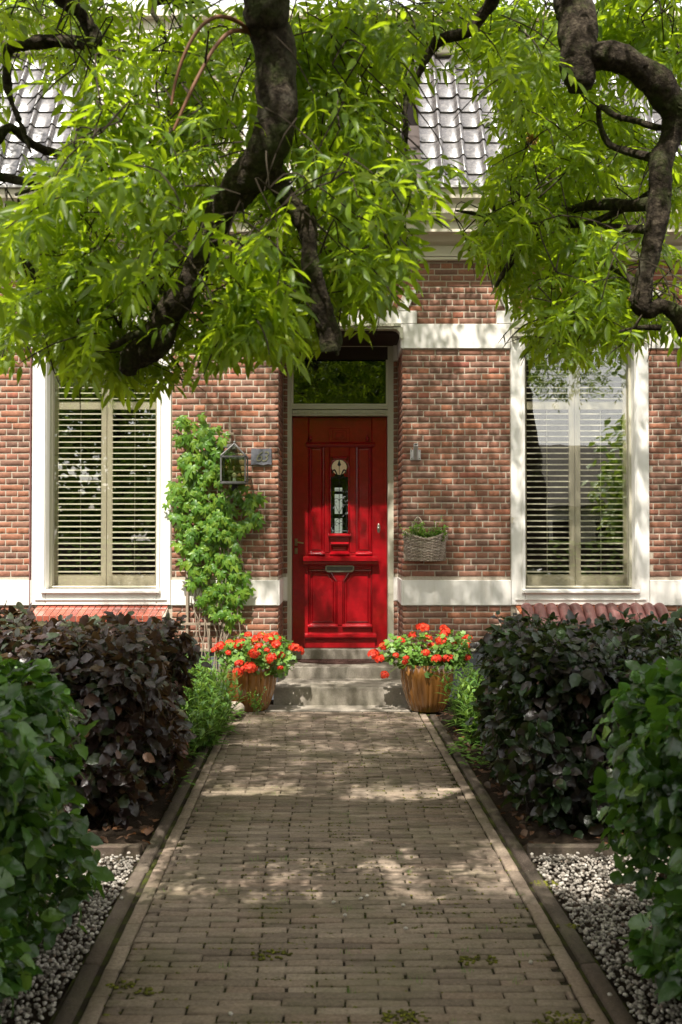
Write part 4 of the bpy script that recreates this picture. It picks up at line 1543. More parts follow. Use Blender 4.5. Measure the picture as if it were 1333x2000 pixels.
# ------------------------------------------------------------------ things on the facade
# lantern
YL = 9.27
s_ = 2000 / YL
lx = lambda px: (px - 666.5) / s_
lz = lambda py: 1.55 + (1038 - py) / s_
lan = empty('wall_lantern', (lx(458), YL, lz(945)), label='square grey metal lantern with pointed top on the wall beside the creeper', cat='wall lamp')
w_ = (lx(483) - lx(433)) / 2
h0, h1 = 0.01, lz(893) - lz(945)
ap = lz(866) - lz(945)
t_ = .007
b = MB()
for sx in (-1, 1):
    for sy in (-1, 1):
        b.box(sx * (w_ - t_) - t_, sx * (w_ - t_) + t_, sy * (w_ - t_) - t_, sy * (w_ - t_) + t_, h0, h1)
for zz in (h0, h1):
    b.box(-w_, w_, -w_, -w_ + .016, zz - .008, zz + .008); b.box(-w_, w_, w_ - .016, w_, zz - .008, zz + .008)
    b.box(-w_, -w_ + .016, -w_ + .016, w_ - .016, zz - .008, zz + .008); b.box(w_ - .016, w_, -w_ + .016, w_ - .016, zz - .008, zz + .008)
for sx in (-1, 1):
    for sy in (-1, 1):
        b.tube([(sx * (w_ - .004), sy * (w_ - .004), h1 + .006), (0, 0, ap)], .0075, 6)
b.box(-w_ + .002, w_ - .002, -w_ + .002, w_ - .002, -.004, .004)
b.build('lantern_frame', M['lead'], lan)
for (x0, x1, y0, y1) in ((-w_ + .014, w_ - .014, -w_ + .006, -w_ + .009), (-w_ + .014, w_ - .014, w_ - .009, w_ - .006), (-w_ + .006, -w_ + .009, -w_ + .014, w_ - .014), (w_ - .009, w_ - .006, -w_ + .014, w_ - .014)):
    MB().box(x0, x1, y0, y1, h0 + .008, h1 - .008).build('lantern_pane', M['lamp_glass'], lan)
b = MB()
for k in range(4):
    a0, a1 = [(-1, -1), (1, -1), (1, 1), (-1, 1)][k], [(1, -1), (1, 1), (-1, 1), (-1, -1)][k]
    q_ = w_ - .012
    b.add([(a0[0] * q_, a0[1] * q_, h1 + .008), (a1[0] * q_, a1[1] * q_, h1 + .008), (0, 0, ap - .008)], [(0, 1, 2)])
b.build('roof_pane', M['lamp_glass'], lan)
MB().lathe([(.016, .004), (.016, .05), (.012, .055)], 12).build('lamp_socket', M['zinc'], lan, smooth=True)
MB().sphere((0, 0, .075), .022, 12, 8, (1, 1, 1.15)).build('bulb', m_plain('frosted_bulb', (.7, .55, .4), .3), lan, smooth=True)
b = MB()
wy = WALL_Y - YL
b.box(lx(416) - lan.location.x, lx(452) - lan.location.x, wy - .09, wy - .05, ap - .03, ap + .0, .004)
b.box(lx(449) - lan.location.x, lx(458) - lan.location.x, wy - .12, wy, ap - .045, ap + .005, .004)
b.tube([(0, wy - .1, ap + .002), (0, 0, ap + .01)], .007, 8)
b.sphere((0, 0, ap + .012), .013, 10, 6)
b.build('lantern_bracket', M['lead'], lan)
MB().box(-.03, .02, .06, wy, -.06, -.005, .004).build('lantern_foot', M['iron'], lan)

# number plaque
pq = empty('number_plaque', (WX(511), WALL_Y, WZ(892)), label='slate house number plaque with carved 63 beside the lantern', cat='house number')
pw, ph = 20 / 211, 16 / 211
P = [(-pw, -ph), (-pw * .3, -ph + .004), (pw * .2, -ph - .003), (pw * .6, -ph + .006), (pw, -ph + .002), (pw - .002, ph), (0, ph - .002), (-pw + .002, ph)]
MB().prism(P, -.028, -.002).build('plaque', M['slate'], pq)
for ch, xx in (('6', -.052), ('3', .004)):
    cu = bpy.data.curves.new('numeral', 'FONT')
    cu.body = ch; cu.size = .135; cu.shear = .3; cu.extrude = .0025; cu.space_character = 1
    cu.offset = -.0015
    to = bpy.data.objects.new('numeral', cu)
    C.objects.link(to)
    to.rotation_euler = (pi / 2, 0, 0)
    to.location = (xx - .008, -.031, -.045)
    bpy.context.view_layer.update()
    me_ = bpy.data.meshes.new_from_object(to)
    me_.materials.clear(); me_.materials.append(M['moss_num'])
    nm = mesh_obj('numeral', me_, pq)
    nm.rotation_euler = to.rotation_euler; nm.location = to.location
    bpy.data.objects.remove(to); bpy.data.curves.remove(cu)

# flag pole bracket
fb = empty('flagpole_bracket', (WX(812), WALL_Y, WZ(888)), label='grey metal flagpole holder screwed to the brick wall above the basket', cat='flag holder')
MB().box(-.048, .048, -.012, -.001, -.05, .045, .003).build('mounting_plate', M['zinc'], fb)
n = 14
a0, a1 = Vector((0, -.01, -.03)), Vector((-.004, -.11, .085))
b = MB(); b.tube([a0, a1], .022, n, caps=False)
ax = (a1 - a0).normalized()
b.tube([a1, a0 + ax * .03], .017, n, caps=False)
V = []
up0 = ax.orthogonal().normalized(); w0 = ax.cross(up0)
for r in (.022, .017):
    V += [a1 + (up0 * cos(2 * pi * k / n) + w0 * sin(2 * pi * k / n)) * r for k in range(n)]
b.add(V, [(k, (k + 1) % n, n + (k + 1) % n, n + k) for k in range(n)])
b.build('pole_socket', M['zinc'], fb, smooth=True)
for sx, sz in ((-1, -1), (1, -1), (-1, 1), (1, 1)):
    MB().sphere((sx * .036, -.012, sz * .036), .006, 8, 4, (1, .5, 1)).build('screw', M['lead'], fb)

# wicker wall basket
bk = empty('wicker_basket', (WX(830), WALL_Y, WZ(1095)), label='woven grey brown wicker half basket hanging on the wall right of the door', cat='basket')
NS = 17
RXB, RYB, HB = .195, .21, .245
def brim(t):     # rim dips at the front, rises to the sides
    return HB * (.80 + .28 * abs(cos(t)) ** 1.6)
rowsn = 17
for r in range(rowsn):
    f = (r + .5) / rowsn
    pts = []
    for k in range(NS * 4 + 1):
        t = pi * k / (NS * 4)
        zt_ = brim(t) * f
        sc_ = .80 + .22 * f ** .7
        wv = .0065 * cos(k / 4 * pi * 1.0 + (r % 2) * pi)
        rx, ry = RXB * sc_ + wv, RYB * sc_ + wv
        pts.append((rx * cos(t), -.006 - ry * sin(t), zt_ + random.gauss(0, .0008)))
    MB().tube(pts, .0056, 5).build('strand', M['wicker'], bk, smooth=True)
b = MB()
for k in range(NS + 1):
    t = pi * k / NS
    b.tube([(RXB * (.80 + .22 * f ** .7) * cos(t), -.006 - RYB * (.80 + .22 * f ** .7) * sin(t), brim(t) * f) for f in np.linspace(0, 1, 6)], .005, 5)
b.build('stakes', M['wicker'], bk)
b = MB()
for ph_ in (0, pi):
    pts = []
    for k in range(61):
        t = pi * k / 60
        pts.append((RXB * 1.03 * cos(t), -.006 - RYB * 1.03 * sin(t) + .006 * sin(k * .9 + ph_), brim(t) + .006 + .006 * cos(k * .9 + ph_)))
    b.tube(pts, .0075, 6)
b.build('rim', M['wicker'], bk, smooth=True)
P = [(RXB * .8 * cos(t), -.006 - RYB * .8 * sin(t)) for t in np.linspace(0, pi, 17)]
b = MB(); b.add([(x, y, .004) for x, y in P] + [(x, y, .012) for x, y in P], [tuple(range(16, -1, -1)), tuple(range(17, 34))] + [(k, k + 1, k + 18, k + 17) for k in range(16)])
b.build('basket_base', M['wicker'], bk)
MB().box(-RXB, RXB, -.012, -.004, .0, HB * 1.05).build('basket_back', M['wicker'], bk)
P = [(RXB * .95 * cos(t), -.01 - RYB * .95 * sin(t)) for t in np.linspace(0, pi, 17)]
MB().add([(x, y, .165) for x, y in P], [tuple(range(17))]).build('basket_soil', M['soil'], bk)
pts = [(-.075 + .0 * t, -.03 - .03 * sin(t), .23 + .17 * sin(t)) for t in np.linspace(0, pi, 12)]
pts = [(-.065 - .05 * cos(t), -.03, .24 + .16 * sin(t)) for t in np.linspace(0, pi, 14)]
MB().tube(pts, .008, 7).build('handle', M['wicker'], bk, smooth=True)

# ---- trellis
trl = empty('trellis', (WX(410), WALL_Y - .03, 0), label='weathered wooden trellis behind the creeper left of the door', cat='trellis')
for xx in (-.20, .0, .19):
    MB().box(xx - .012, xx + .012, -.018, .0, .44, 2.55, .002).build('batten', M['batten'], trl)
for zz in (.46, .70, 1.05, 1.4, 1.75, 2.1, 2.45):
    MB().box(-.24, .23, -.036, -.019, zz - .012, zz + .012, .002).build('batten', M['batten'], trl)

# ------------------------------------------------------------------ plants by the door
def compound(parts):
    Vs, Fs, o_ = [], [], 0
    for V, F in parts:
        Vs.append(V); Fs.append(F + o_); o_ += len(V)
    return np.concatenate(Vs), np.concatenate(Fs)

def tf(VF, Mx):
    V, F = VF
    A = np.array([list(r) for r in Mx])
    return V @ A[:3, :3].T + A[:3, 3], F

# creeper: palmate leaf of five toothed leaflets
def palmate(seed):
    r = random.Random(seed)
    out = []
    for a, L in ((0, 1), (.75, .85), (-.75, .85), (1.55, .62), (-1.55, .62)):
        lp = leaf_proto(L * .62, .5, .25, .35 + r.uniform(-.1, .2), 4, .15)
        out.append(tf(lp, Matrix.Rotation(a + r.uniform(-.1, .1), 4, 'Z') @ Matrix.Translation((.04, 0, 0))))
    return compound(out)
vine = empty('creeper', (WX(415), WALL_Y - .04, .3), label='bright green creeper climbing the brick wall between left window and door', cat='climbing plant')
pal = [palmate(k) for k in range(5)]
vp = []
def vshape(px, py):
    """outline of the creeper on the wall"""
    def inside(cx, cy, rx, ry): return ((px - cx) / rx) ** 2 + ((py - cy) / ry) ** 2 < 1
    return (inside(390, 850, 42, 42) or inside(400, 930, 55, 90) or inside(405, 1010, 62, 85) or inside(450, 1005, 46, 46) or inside(415, 1100, 50, 75)
            or inside(438, 1165, 36, 52) or inside(362, 955, 26, 50) or inside(478, 975, 30, 30) or inside(465, 1160, 24, 40) or inside(490, 1000, 18, 30))
while len(vp) < 500:
    px, py = random.uniform(325, 512), random.uniform(808, 1218)
    if not vshape(px + random.gauss(0, 8), py + random.gauss(0, 9)): continue
    if sin(px * .11 + py * .05) * sin(py * .09 - px * .03) > .62: continue
    if 430 < px < 486 and 868 < py < 943 and random.random() < .93: continue
    if 488 < px < 534 and 872 < py < 910: continue
    dep = random.random() ** 1.3 * .11 + .02
    x, z = WX(px), WZ(py)
    d = Vector((random.uniform(-.9, .9), -.25 - .3 * random.random(), -.8 - random.random()))
    nz_ = Vector((random.gauss(0, .35), -1, random.uniform(.1, .8)))
    vp.append(xform((x - vine.location.x, -dep, z - vine.location.z), d, nz_, random.uniform(.08, .15) * (1.1 if random.random() < .3 else 1)))
scatter('leaf', 'foliage', vine, pal, vp, M['vine_leaf'], 300, [m_[1][3] - m_.to_scale().x * 2 for m_ in vp])
b = MB()
for k in range(16):
    x0 = random.uniform(-.15, .2); z0 = .12
    pts = [(x0 * .6, -.03, z0 - .25)]
    x = x0
    for j in range(9):
        x += random.gauss(0, .035); pts.append((x, -.02 - random.random() * .03, z0 + j * random.uniform(.12, .22)))
        if pts[-1][2] > 2.3: break
    b.tube(pts, [.006 - .0005 * i for i in range(len(pts))], 5, sub=2)
b.build('stem', M['batten'], vine, kind='stuff')

# pots
pot_prof = [(.125, 0), (.150, .012), (.178, .09), (.205, .18), (.221, .27), (.226, .34), (.221, .385), (.216, .40), (.212, .412), (.200, .412), (.196, .39), (.19, .33)]
def pot(x, y, lab):
    p = empty('plant_pot', (x, y, .0), label=lab, cat='plant pot', group='fluted ochre pots beside the steps')
    MB().lathe(pot_prof, 144, (0, 0, 0), (26, .07, [.2, .6, 1, 1, 1, 1, .6, 0, 0, 0, 0, 0])).build('pot_body', M['pot'], p, smooth=True, angle=60)
    MB().lathe([(.19, .36), (.1, .375)], 24).build('potting_soil', M['soil'], p)
    return p
pot(-.785, 8.93, 'tall fluted ochre glazed pot left of the steps, beside a round stone')
pot(.745, 8.90, 'tall fluted ochre glazed pot right of the steps, under red geraniums')

def roundleaf():
    V = [(0, 0, 0)]
    n = 10
    for k in range(n):
        a = -2.7 + 5.4 * k / (n - 1)
        r = .5 * (1 + .14 * (1 if k % 2 else -1))
        V.append((.15 + r * cos(a), r * sin(a), .10 * (1 if k % 2 else -.3)))
    F = [(0, k, k + 1) for k in range(1, n)]
    return np.array(V, dtype=float), np.array(F, dtype=np.int32)
rl_ = [roundleaf()]
def floret_head(seed):
    r = random.Random(seed)
    out = []
    pet = leaf_proto(.021, .8, .2, .2, 3, 0, base=1.3)
    for k in range(16):
        th, ph_ = math.acos(1 - 1.25 * (k + .5) / 16), k * 2.4
        d = Vector((sin(th) * cos(ph_), sin(th) * sin(ph_), cos(th)))
        c = d * .04 * r.uniform(.75, 1.2); c.z *= .6
        u = d.orthogonal().normalized(); w = d.cross(u)
        rot0 = r.uniform(0, 6)
        for q in range(5):
            a = rot0 + q * 2 * pi / 5
            out.append(tf(pet, xform(c, u * cos(a) + w * sin(a) + d * .25, d, 1)))
    return compound(out)
heads = [floret_head(k) for k in range(3)]

def geranium(x, y, lab, hp, blobs, nl):
    g_ = empty('geranium', (x, y, .38), label=lab, cat='flowering plant', group='red geraniums in the pots by the door')
    hm = []
    b = MB()
    for (px, py, dy) in hp:
        P = at(px, py, y + dy) - g_.location
        hm.append(xform(P, (random.uniform(-1, 1), random.uniform(-1, 1), .1), (random.gauss(0, .4), -.6, 1), random.choice((.6, .8, .95, 1.1, 1.2))))
        b.tube([(P.x * .15, P.y * .2, .0), (P.x * .6, P.y * .7, P.z * .6 + .06), (P.x, P.y, P.z - .01)], .0025, 4, sub=4)
    mes = [np_mesh('flower_head', V, F, M['petal']) for V, F in heads]
    for m_ in hm:
        mesh_obj('flower_head', random.choice(mes), g_, M=m_)
    ml = []
    for k in range(nl):
        bl = random.choice(blobs)
        P = at(bl[0] + random.uniform(-1, 1) * bl[2], bl[1] + random.uniform(-1, 1) * bl[3], y + random.uniform(-.26, .22)) - g_.location
        c = at(bl[0], bl[1], y) - g_.location
        if ((P.x - c.x) / (bl[2] / 225)) ** 2 + ((P.z - c.z) / (bl[3] / 225)) ** 2 + (P.y / .27) ** 2 > 1: continue
        o_ = Vector((P.x - c.x, P.y, (P.z - c.z) + .1))
        ml.append(xform(P, (random.uniform(-1, 1), random.uniform(-1, 1), random.uniform(-.4, .4)), o_.normalized() + Vector((0, -.5, .6)) + Vector((random.gauss(0, .4), random.gauss(0, .4), random.gauss(0, .4))), random.uniform(.03, .058)))
        if random.random() < .12:
            b.tube([(P.x * .2, P.y * .2, 0), (P.x * .7, P.y * .7, P.z * .5 + .03), tuple(P)], .002, 4)
    scatter('leaf', 'foliage', g_, rl_, ml, M['gera_leaf'], 120, [m_[1][3] for m_ in ml])
    b.build('stem', M['green_stem'], g_, kind='stuff')
hpL = [(432, 1262, -.1), (450, 1258, 0), (420, 1270, -.05), (468, 1258, -.1), (447, 1275, -.2), (512, 1242, 0), (527, 1248, -.1), (500, 1250, .05), (545, 1247, 0), (505, 1262, -.2), (522, 1270, -.2), (497, 1277, -.25), (535, 1240, .1),
       (478, 1306, -.3), (490, 1303, -.28), (467, 1296, -.28), (549, 1279, -.15), (572, 1264, 0), (583, 1268, 0), (548, 1305, -.25), (530, 1285, -.25), (485, 1240, .1), (540, 1258, -.2), (466, 1312, -.3)]
hpR = [(820, 1224, .1), (828, 1226, 0), (868, 1228, .1), (870, 1236, 0), (913, 1247, .0), (911, 1258, -.05), (782, 1252, 0), (808, 1243, .05), (835, 1245, 0), (862, 1252, -.1), (885, 1255, 0), (832, 1275, -.28), (774, 1280, -.25), (794, 1285, -.28),
       (792, 1293, -.25), (853, 1287, -.25), (875, 1287, -.2), (752, 1318, -.3), (743, 1287, -.2), (731, 1278, -.1), (750, 1262, -.05), (912, 1284, -.1), (805, 1240, .1), (845, 1262, .1)]
geranium(-.785, 8.93, 'red geranium with dense flower clusters in the pot left of the steps', hpL, [(500, 1268, 78, 36), (545, 1285, 35, 38), (470, 1275, 45, 35), (510, 1300, 40, 30), (480, 1290, 50, 30)], 1900)
geranium(.745, 8.90, 'red geranium trailing flowers over the step from the pot right of the steps', hpR, [(835, 1265, 85, 34), (800, 1280, 45, 30), (862, 1290, 50, 32), (840, 1312, 20, 24), (890, 1262, 38, 32), (778, 1270, 40, 30), (870, 1290, 55, 30)], 1900)

# herbs in the basket
hb_ = empty('basket_herbs', (WX(830), WALL_Y - .1, WZ(1050)), label='fresh green herbs growing out of the wicker wall basket', cat='herbs')
ml = []
b = MB()
for k in range(90):
    a0 = (random.uniform(-.15, .15), random.uniform(-.08, .06), -.04)
    L = random.uniform(.06, .18)
    d = Vector((a0[0] * 2 + random.gauss(0, .3), -.1 + random.gauss(0, .3), 1)).normalized()
    if random.random() < .12: L *= 1.5
    tip = Vector(a0) + d * L
    b.tube([a0, tip], .0015, 4)
    for j in range(9):
        p = Vector(a0) + d * L * (j + 1) / 9
        ml.append(xform(p, (random.uniform(-1, 1), random.uniform(-1, 1), random.uniform(-.2, .7)), (0, -.4, 1), random.uniform(.018, .034)))
scatter('leaf', 'foliage', hb_, [leaf_proto(1, .75, .2, .2, 4)], ml, M['herb_leaf'], 0)
b.build('stem', M['green_stem'], hb_, kind='stuff')

# perennials with lance leaves
lance = [leaf_proto(1, .25, .3, c, 4) for c in (.15, .4, .6)]
def perennial(x, y, h, n, lab, spread=.16, grp='leafy perennials beside the path'):
    p = empty('leafy_perennial', (x, y, 0), label=lab, cat='plant', group=grp)
    ml = []
    b = MB()
    for k in range(n):
        a, r = random.uniform(0, 6.28), spread * math.sqrt(random.random())
        base = Vector((r * cos(a) * .5, r * sin(a) * .5, 0))
        hh = h * random.uniform(.6, 1.0)
        tip = Vector((r * cos(a) * 1.5 + random.gauss(0, .02), r * sin(a) * 1.5 + random.gauss(0, .02), hh))
        b.tube([base, (base + tip) / 2 + Vector((0, 0, .03)), tip], .0035, 4, sub=2)
        m_n = int(hh / .035)
        for j in range(m_n):
            f = (j + 1) / m_n
            c = base.lerp(tip, f)
            a2 = j * 1.57 + random.gauss(0, .3)
            for q in (0, pi):
                el = .35 + .6 * f
                d = Vector((cos(a2 + q) * cos(el), sin(a2 + q) * cos(el), sin(el)))
                ml.append(xform(c, d, Vector((-d.x * .3, -d.y * .3, 1)), random.uniform(.085, .14) * (1 - .3 * f)))
    scatter('leaf', 'foliage', p, lance, ml, M['perennial'], 0)
    b.build('stem', M['green_stem'], p, kind='stuff')
LP = [(-1.16, 8.15, .50, 'tallest leafy perennial at the left, against the grey plinth'), (-.98, 7.8, .42, 'leafy perennial left of the path, nearest the left pot'), (-1.25, 7.45, .46, 'leafy perennial at the back corner of the left purple hedge'), (-1.0, 7.3, .32, 'low leafy perennial spilling over the left kerb'), (-1.32, 8.5, .42, 'leafy perennial behind, left of the ochre pot'), (-1.12, 6.95, .26, 'low leafy perennial tucked against the left purple hedge')]
for x, y, h, lab in LP:
    perennial(x, y, h * 1.15, 36, lab)
RP = [(.98, 8.1, .40, 'leafy perennial right of the path, nearest the right pot'), (1.06, 7.75, .44, 'tall leafy perennial behind the right purple hedge'), (1.0, 7.45, .34, 'low leafy perennial spilling over the right kerb'), (1.2, 8.35, .38, 'leafy perennial against the wall right of the ochre pot')]
for x, y, h, lab in RP:
    perennial(x, y, h * 1.1, 30, lab, .13)

# low ground cover rosettes at the kerb
gc = []
for (x0, y0, r, n) in ((-1.0, 7.3, .12, 60), (-.95, 7.9, .1, 50), (.88, 7.1, .12, 70), (.86, 6.7, .08, 30), (-1.0, 6.3, .1, 30), (-.93, 8.5, .1, 60)):
    for k in range(n):
        a, rr = random.uniform(0, 6.28), r * math.sqrt(random.random())
        gc.append(xform((x0 + rr * cos(a), y0 + 1.6 * rr * sin(a), .02 + random.random() * .06), (cos(a), sin(a), random.uniform(-.2, .6)), (0, 0, 1), random.uniform(.03, .06)))
scatter('ground_cover', 'ground_cover', None, [leaf_proto(1, .7, .2, .2, 4)], gc, M['gera_leaf'], 0)
bpy.data.objects['ground_cover']['label'] = 'low green weeds along both kerbs of the path'

# round stone and creeping weed by the left pot
b = MB().sphere((0, 0, .06), .1, 18, 12, (.95, .8, .68))
V, F = b.tris()
V = V + .006 * np.sin(V * 40)
o = mesh_obj('round_stone', np_mesh('round_stone', V, F, M['boulder'], True))
o.location = (-.90, 8.63, 0)
tag(o, 'round pale stone lying in front of the left ochre pot', 'stone')
wd = empty('weed', (-.72, 8.68, 0), label='thin yellow green weed climbing in front of the left ochre pot', cat='weed')
ml = []; b = MB()
for k in range(9):
    tip = Vector((random.uniform(-.12, .12), random.uniform(-.03, .03), random.uniform(.08, .24)))
    b.tube([(random.uniform(-.03, .03), 0, 0), (tip.x * .4, tip.y, tip.z * .6), tip], .0015, 4, sub=3)
    for j in range(8):
        p = tip * (.4 + .6 * j / 7) + Vector((random.gauss(0, .01), random.gauss(0, .008), 0))
        ml.append(xform(p, (random.uniform(-1, 1), random.uniform(-1, 0), random.uniform(-.3, .6)), (0, -1, .7), random.uniform(.015, .026)))
scatter('leaf', 'foliage', wd, rl_, ml, M['vine_leaf'], 0)
b.build('stem', M['green_stem'], wd, kind='stuff')

# ------------------------------------------------------------------ hedges
def hedge(name, lab, cat, x0, x1, y0, y1, top, mat, n, lsize, seed, rnd=.18, topwave=.05, shoots=20, skirt=.12):
    r = random.Random(seed)
    cx, cy = (x0 + x1) / 2, (y0 + y1) / 2
    h = empty(name, (cx, cy, 0), label=lab, cat=cat)
    hx, hy = (x1 - x0) / 2, (y1 - y0) / 2
    ml, key = [], []
    camp = Vector((0, 0, CAM_Z))
    A = [2 * hy * top, 2 * hx * top, 2 * hx * 2 * hy]      # side, front, top
    for k in range(n):
        f = r.random() * (A[0] + A[1] + A[2])
        inner = r.random() ** 1.5 * .32
        near = -1 if cx > 0 else 1
        if f < A[0]:       # side that faces the path
            P = Vector((near * hx, r.uniform(-hy, hy), r.uniform(skirt * r.random(), top)))
            nn = Vector((near, 0, 0))
        elif f < A[0] + A[1]:
            back = r.random() < .12
            P = Vector((r.uniform(-hx, hx), (1 if back else -1) * hy, r.uniform(skirt * r.random(), top)))
            nn = Vector((0, 1 if back else -1, 0))
        else:
            P = Vector((r.uniform(-hx, hx), r.uniform(-hy, hy), top))
            nn = Vector((0, 0, 1))
        # rounding and lumps
        w = .5 + .5 * sin(P.x * 5.1 + seed) * sin(P.y * 4.3 + P.z * 5.7 + seed * 2)
        lump = (.17 * w + .07 * sin(P.z * 11 + P.y * 9 + P.x * 7 + seed) + .05 * sin(P.x * 17 + P.y * 13 - P.z * 15))
        c = Vector((max(-hx + rnd, min(hx - rnd, P.x)), max(-hy + rnd, min(hy - rnd, P.y)), max(0, min(top - rnd, P.z))))
        dd = P - c
        if dd.length > 1e-4:
            dirn = dd.normalized()
            P = c + dirn * min(dd.length, rnd * 1.02)
            nn = (nn + dirn).normalized()
        und = .08 * max(0, 1 - P.z / .3)      # thins towards the ground
        P = P - nn * (inner + lump * .8 + und - .045)
        if P.z < .03: P.z = .03
        up_ = nn + Vector((0, 0, .55)) + Vector((r.gauss(0, .6), r.gauss(0, .6), r.gauss(0, .5)))
        d = Vector((r.gauss(0, .7), r.gauss(0, .7), -.35 + r.gauss(0, .5))) + nn * .5
        s = lsize * r.choice((.55, .75, .9, 1.0, 1.1, 1.25)) * r.uniform(.85, 1.1)
        ml.append(xform(P, d, up_, s))
        wp = P + h.location
        if wp.y < .5: key.append(99)
        else:
            px = wp.x / wp.y * 2000 + 666; py = 1038 - (wp.z - 1.55) / wp.y * 2000
            inside = -30 < px < 1363 and py < 2030
            vis = inner < .05
            key.append((0 if inside and vis else 5) + (0 if inside else 50) + inner * 8 - s * 4)
    # shoots that stick out of the top
    b = MB()
    for k in range(shoots):
        p0 = Vector((r.uniform(-hx + .1, hx - .05), r.uniform(-hy + .1, hy - .05), top - .08))
        L = r.uniform(.07, .20)
        d = Vector((r.gauss(0, .45), r.gauss(0, .35), 1)).normalized()
        b.tube([p0, p0 + d * L * .5 + Vector((.01, 0, 0)), p0 + d * L], .0022, 4)
        for j in range(6):
            q = p0 + d * L * (j + 1.5) / 7
            sd = d.orthogonal().normalized() * (1 if j % 2 else -1)
            ml.append(xform(q, sd + d * .6, (r.gauss(0, .5), -.5, 1), lsize * r.uniform(.5, .85))); key.append(3)
    # inner stems
    for k in range(int(70 * hx * hy)):
        p0 = Vector((r.uniform(-hx + .35, hx - .35), r.uniform(-hy + .35, hy - .35), 0))
        pts = [p0]
        for j in range(5):
            pts.append(pts[-1] + Vector((r.gauss(0, .035), r.gauss(0, .035), (top - .25) / 5)))
        b.tube(pts, [.014, .012, .01, .008, .006, .004], 5)
    scatter('leaf', 'foliage', h, beech, ml, mat, 300, key)
    b.build('stem', M['twig'], h, kind='stuff')
    return h
hedge('green_hedge', 'dark green beech hedge at the left edge, nearest the camera', 'hedge', -2.5, -.985, 2.2, 4.0, 1.03, M['beech_green'], 13000, .074, 3, shoots=34)
hedge('green_hedge', 'dark green beech hedge at the right edge with a few brown leaves', 'hedge', 1.005, 2.5, 2.2, 3.9, 1.02, M['beech_green'], 13000, .070, 5, shoots=34)
hedge('purple_hedge', 'dark purple beech hedge left of the path with lighter leaves on top', 'hedge', -3.2, -1.02, 5.2, 7.0, .94, M['beech_purple'], 15500, .080, 8, rnd=.3, shoots=110)
hedge('purple_hedge', 'purple and green beech hedge right of the path in front of the tile ledge', 'hedge', .93, 3.2, 5.15, 7.0, .93, M['beech_mixed'], 15500, .080, 9, rnd=.25, shoots=100)
# brown leaves caught in the right green hedge
BLL = ['brown dead leaf halfway up the right green hedge', 'brown dead leaf high in the right green hedge, second from top', 'brown dead leaf just below the middle of the right green hedge', 'brown dead leaf lowest in the right green hedge', 'brown dead leaf topmost in the right green hedge', 'brown dead leaf in the lower half of the right green hedge']
for (px, py) in ((1310, 1620), (1290, 1470), (1300, 1700), (1320, 1905), (1262, 1440), (1310, 1780)):
    P = at(px, py, 3.75)
    o = mesh_obj('brown_leaf', bpy.data.meshes.get('brown_leaf') or np_mesh('brown_leaf', *beech[1], M['dead_leaf']), M=xform(P, (random.uniform(-.5, .5), -.5, -1), (-.6, -1, .3), .065))
    tag(o, BLL.pop(0), 'dead leaf', 'brown leaves in the right green hedge')
o = mesh_obj('fallen_leaf', bpy.data.meshes.get('brown_leaf'), M=xform(at(280, 1473, 5.0), (.8, -.3, -.4), (.2, -1, .4), .07))
tag(o, 'orange brown dead leaf caught in the left purple hedge', 'dead leaf')

# ------------------------------------------------------------------ trees
def pinnate(seed, npair=4, simple=False):
    """ash leaf along +x: rachis with opposite leaflets and an end leaflet, about 1 long"""
    r = random.Random(seed)
    out = []
    droop = lambda t: -.16 * t * t
    lp = [leaf_proto(1, .27, .35, c, 4 if not simple else 2, base=.85) for c in (.1, .3, .5)]
    for k in range(npair):
        t = .28 + .62 * k / npair
        for s in (-1, 1):
            L = r.uniform(.32, .42)
            a = s * r.uniform(.75, 1.05)
            out.append(tf(r.choice(lp), xform((t, 0, droop(t)), (cos(a), sin(a), -.15 + r.gauss(0, .3)), (r.gauss(0, .45), r.gauss(0, .45), 1), L)))
    out.append(tf(lp[0], xform((.9, 0, droop(.9)), (1, r.gauss(0, .1), -.35), (0, 0, 1), .42)))
    if not simple:
        V = [(0, -.006, 0), (0, .006, 0), (.45, -.005, droop(.45)), (.45, .005, droop(.45)), (.92, -.003, droop(.92)), (.92, .003, droop(.92))]
        out.append((np.array(V), np.array([(0, 2, 3), (0, 3, 1), (2, 4, 5), (2, 5, 3)], dtype=np.int32)))
    return compound(out)
ash = [pinnate(k, 4 if k % 3 else 3) for k in range(6)]
ash_s = [pinnate(20 + k, 3, True) for k in range(3)]


WOOD = []


def over_wood(p):
    px = p.x / p.y * 2000 + 666; py = 1038 - (p.z - 1.55) / p.y * 2000
    for (wx, wy, wr, wY) in WOOD:
        if p.y < wY + .2 and abs(px - wx) < wr and abs(py - wy) < wr: return True
    return False


def limb(b, pts, rad, bump=.07, seg=12, sub=5, knob=None):
    P = [at(*p) if len(p) == 3 and abs(p[0]) + abs(p[1]) > 20 else Vector(p) for p in pts]
    Q, R = smooth_path(P, list(rad), sub)
    for i in range(1, len(Q)):
        R[i] *= 1 + .10 * noise.noise(Q[i] * 9)
        Q[i] = Q[i] + Vector((noise.noise(Q[i] * 7), noise.noise(Q[i] * 7 + Vector((5, 0, 0))), noise.noise(Q[i] * 7 + Vector((0, 9, 0))))) * R[i] * .35
    for q_, r_q in zip(Q, R):
        if r_q > .022 and q_.y > 1: WOOD.append((q_.x / q_.y * 2000 + 666, 1038 - (q_.z - 1.55) / q_.y * 2000, r_q / q_.y * 2000 * 1.15 + 17, q_.y))
    b.tube(Q, R, seg, 0)
    for _ in range(len(Q) // 5):           # burrs and spurs
        i = random.randrange(1, len(Q))
        d = Vector((random.gauss(0, 1), random.gauss(0, 1), random.gauss(0, 1))).normalized()
        b.sphere(Q[i] + d * R[i] * .8, R[i] * random.uniform(.25, .42), 9, 6, (1, 1, 1))
    return Q


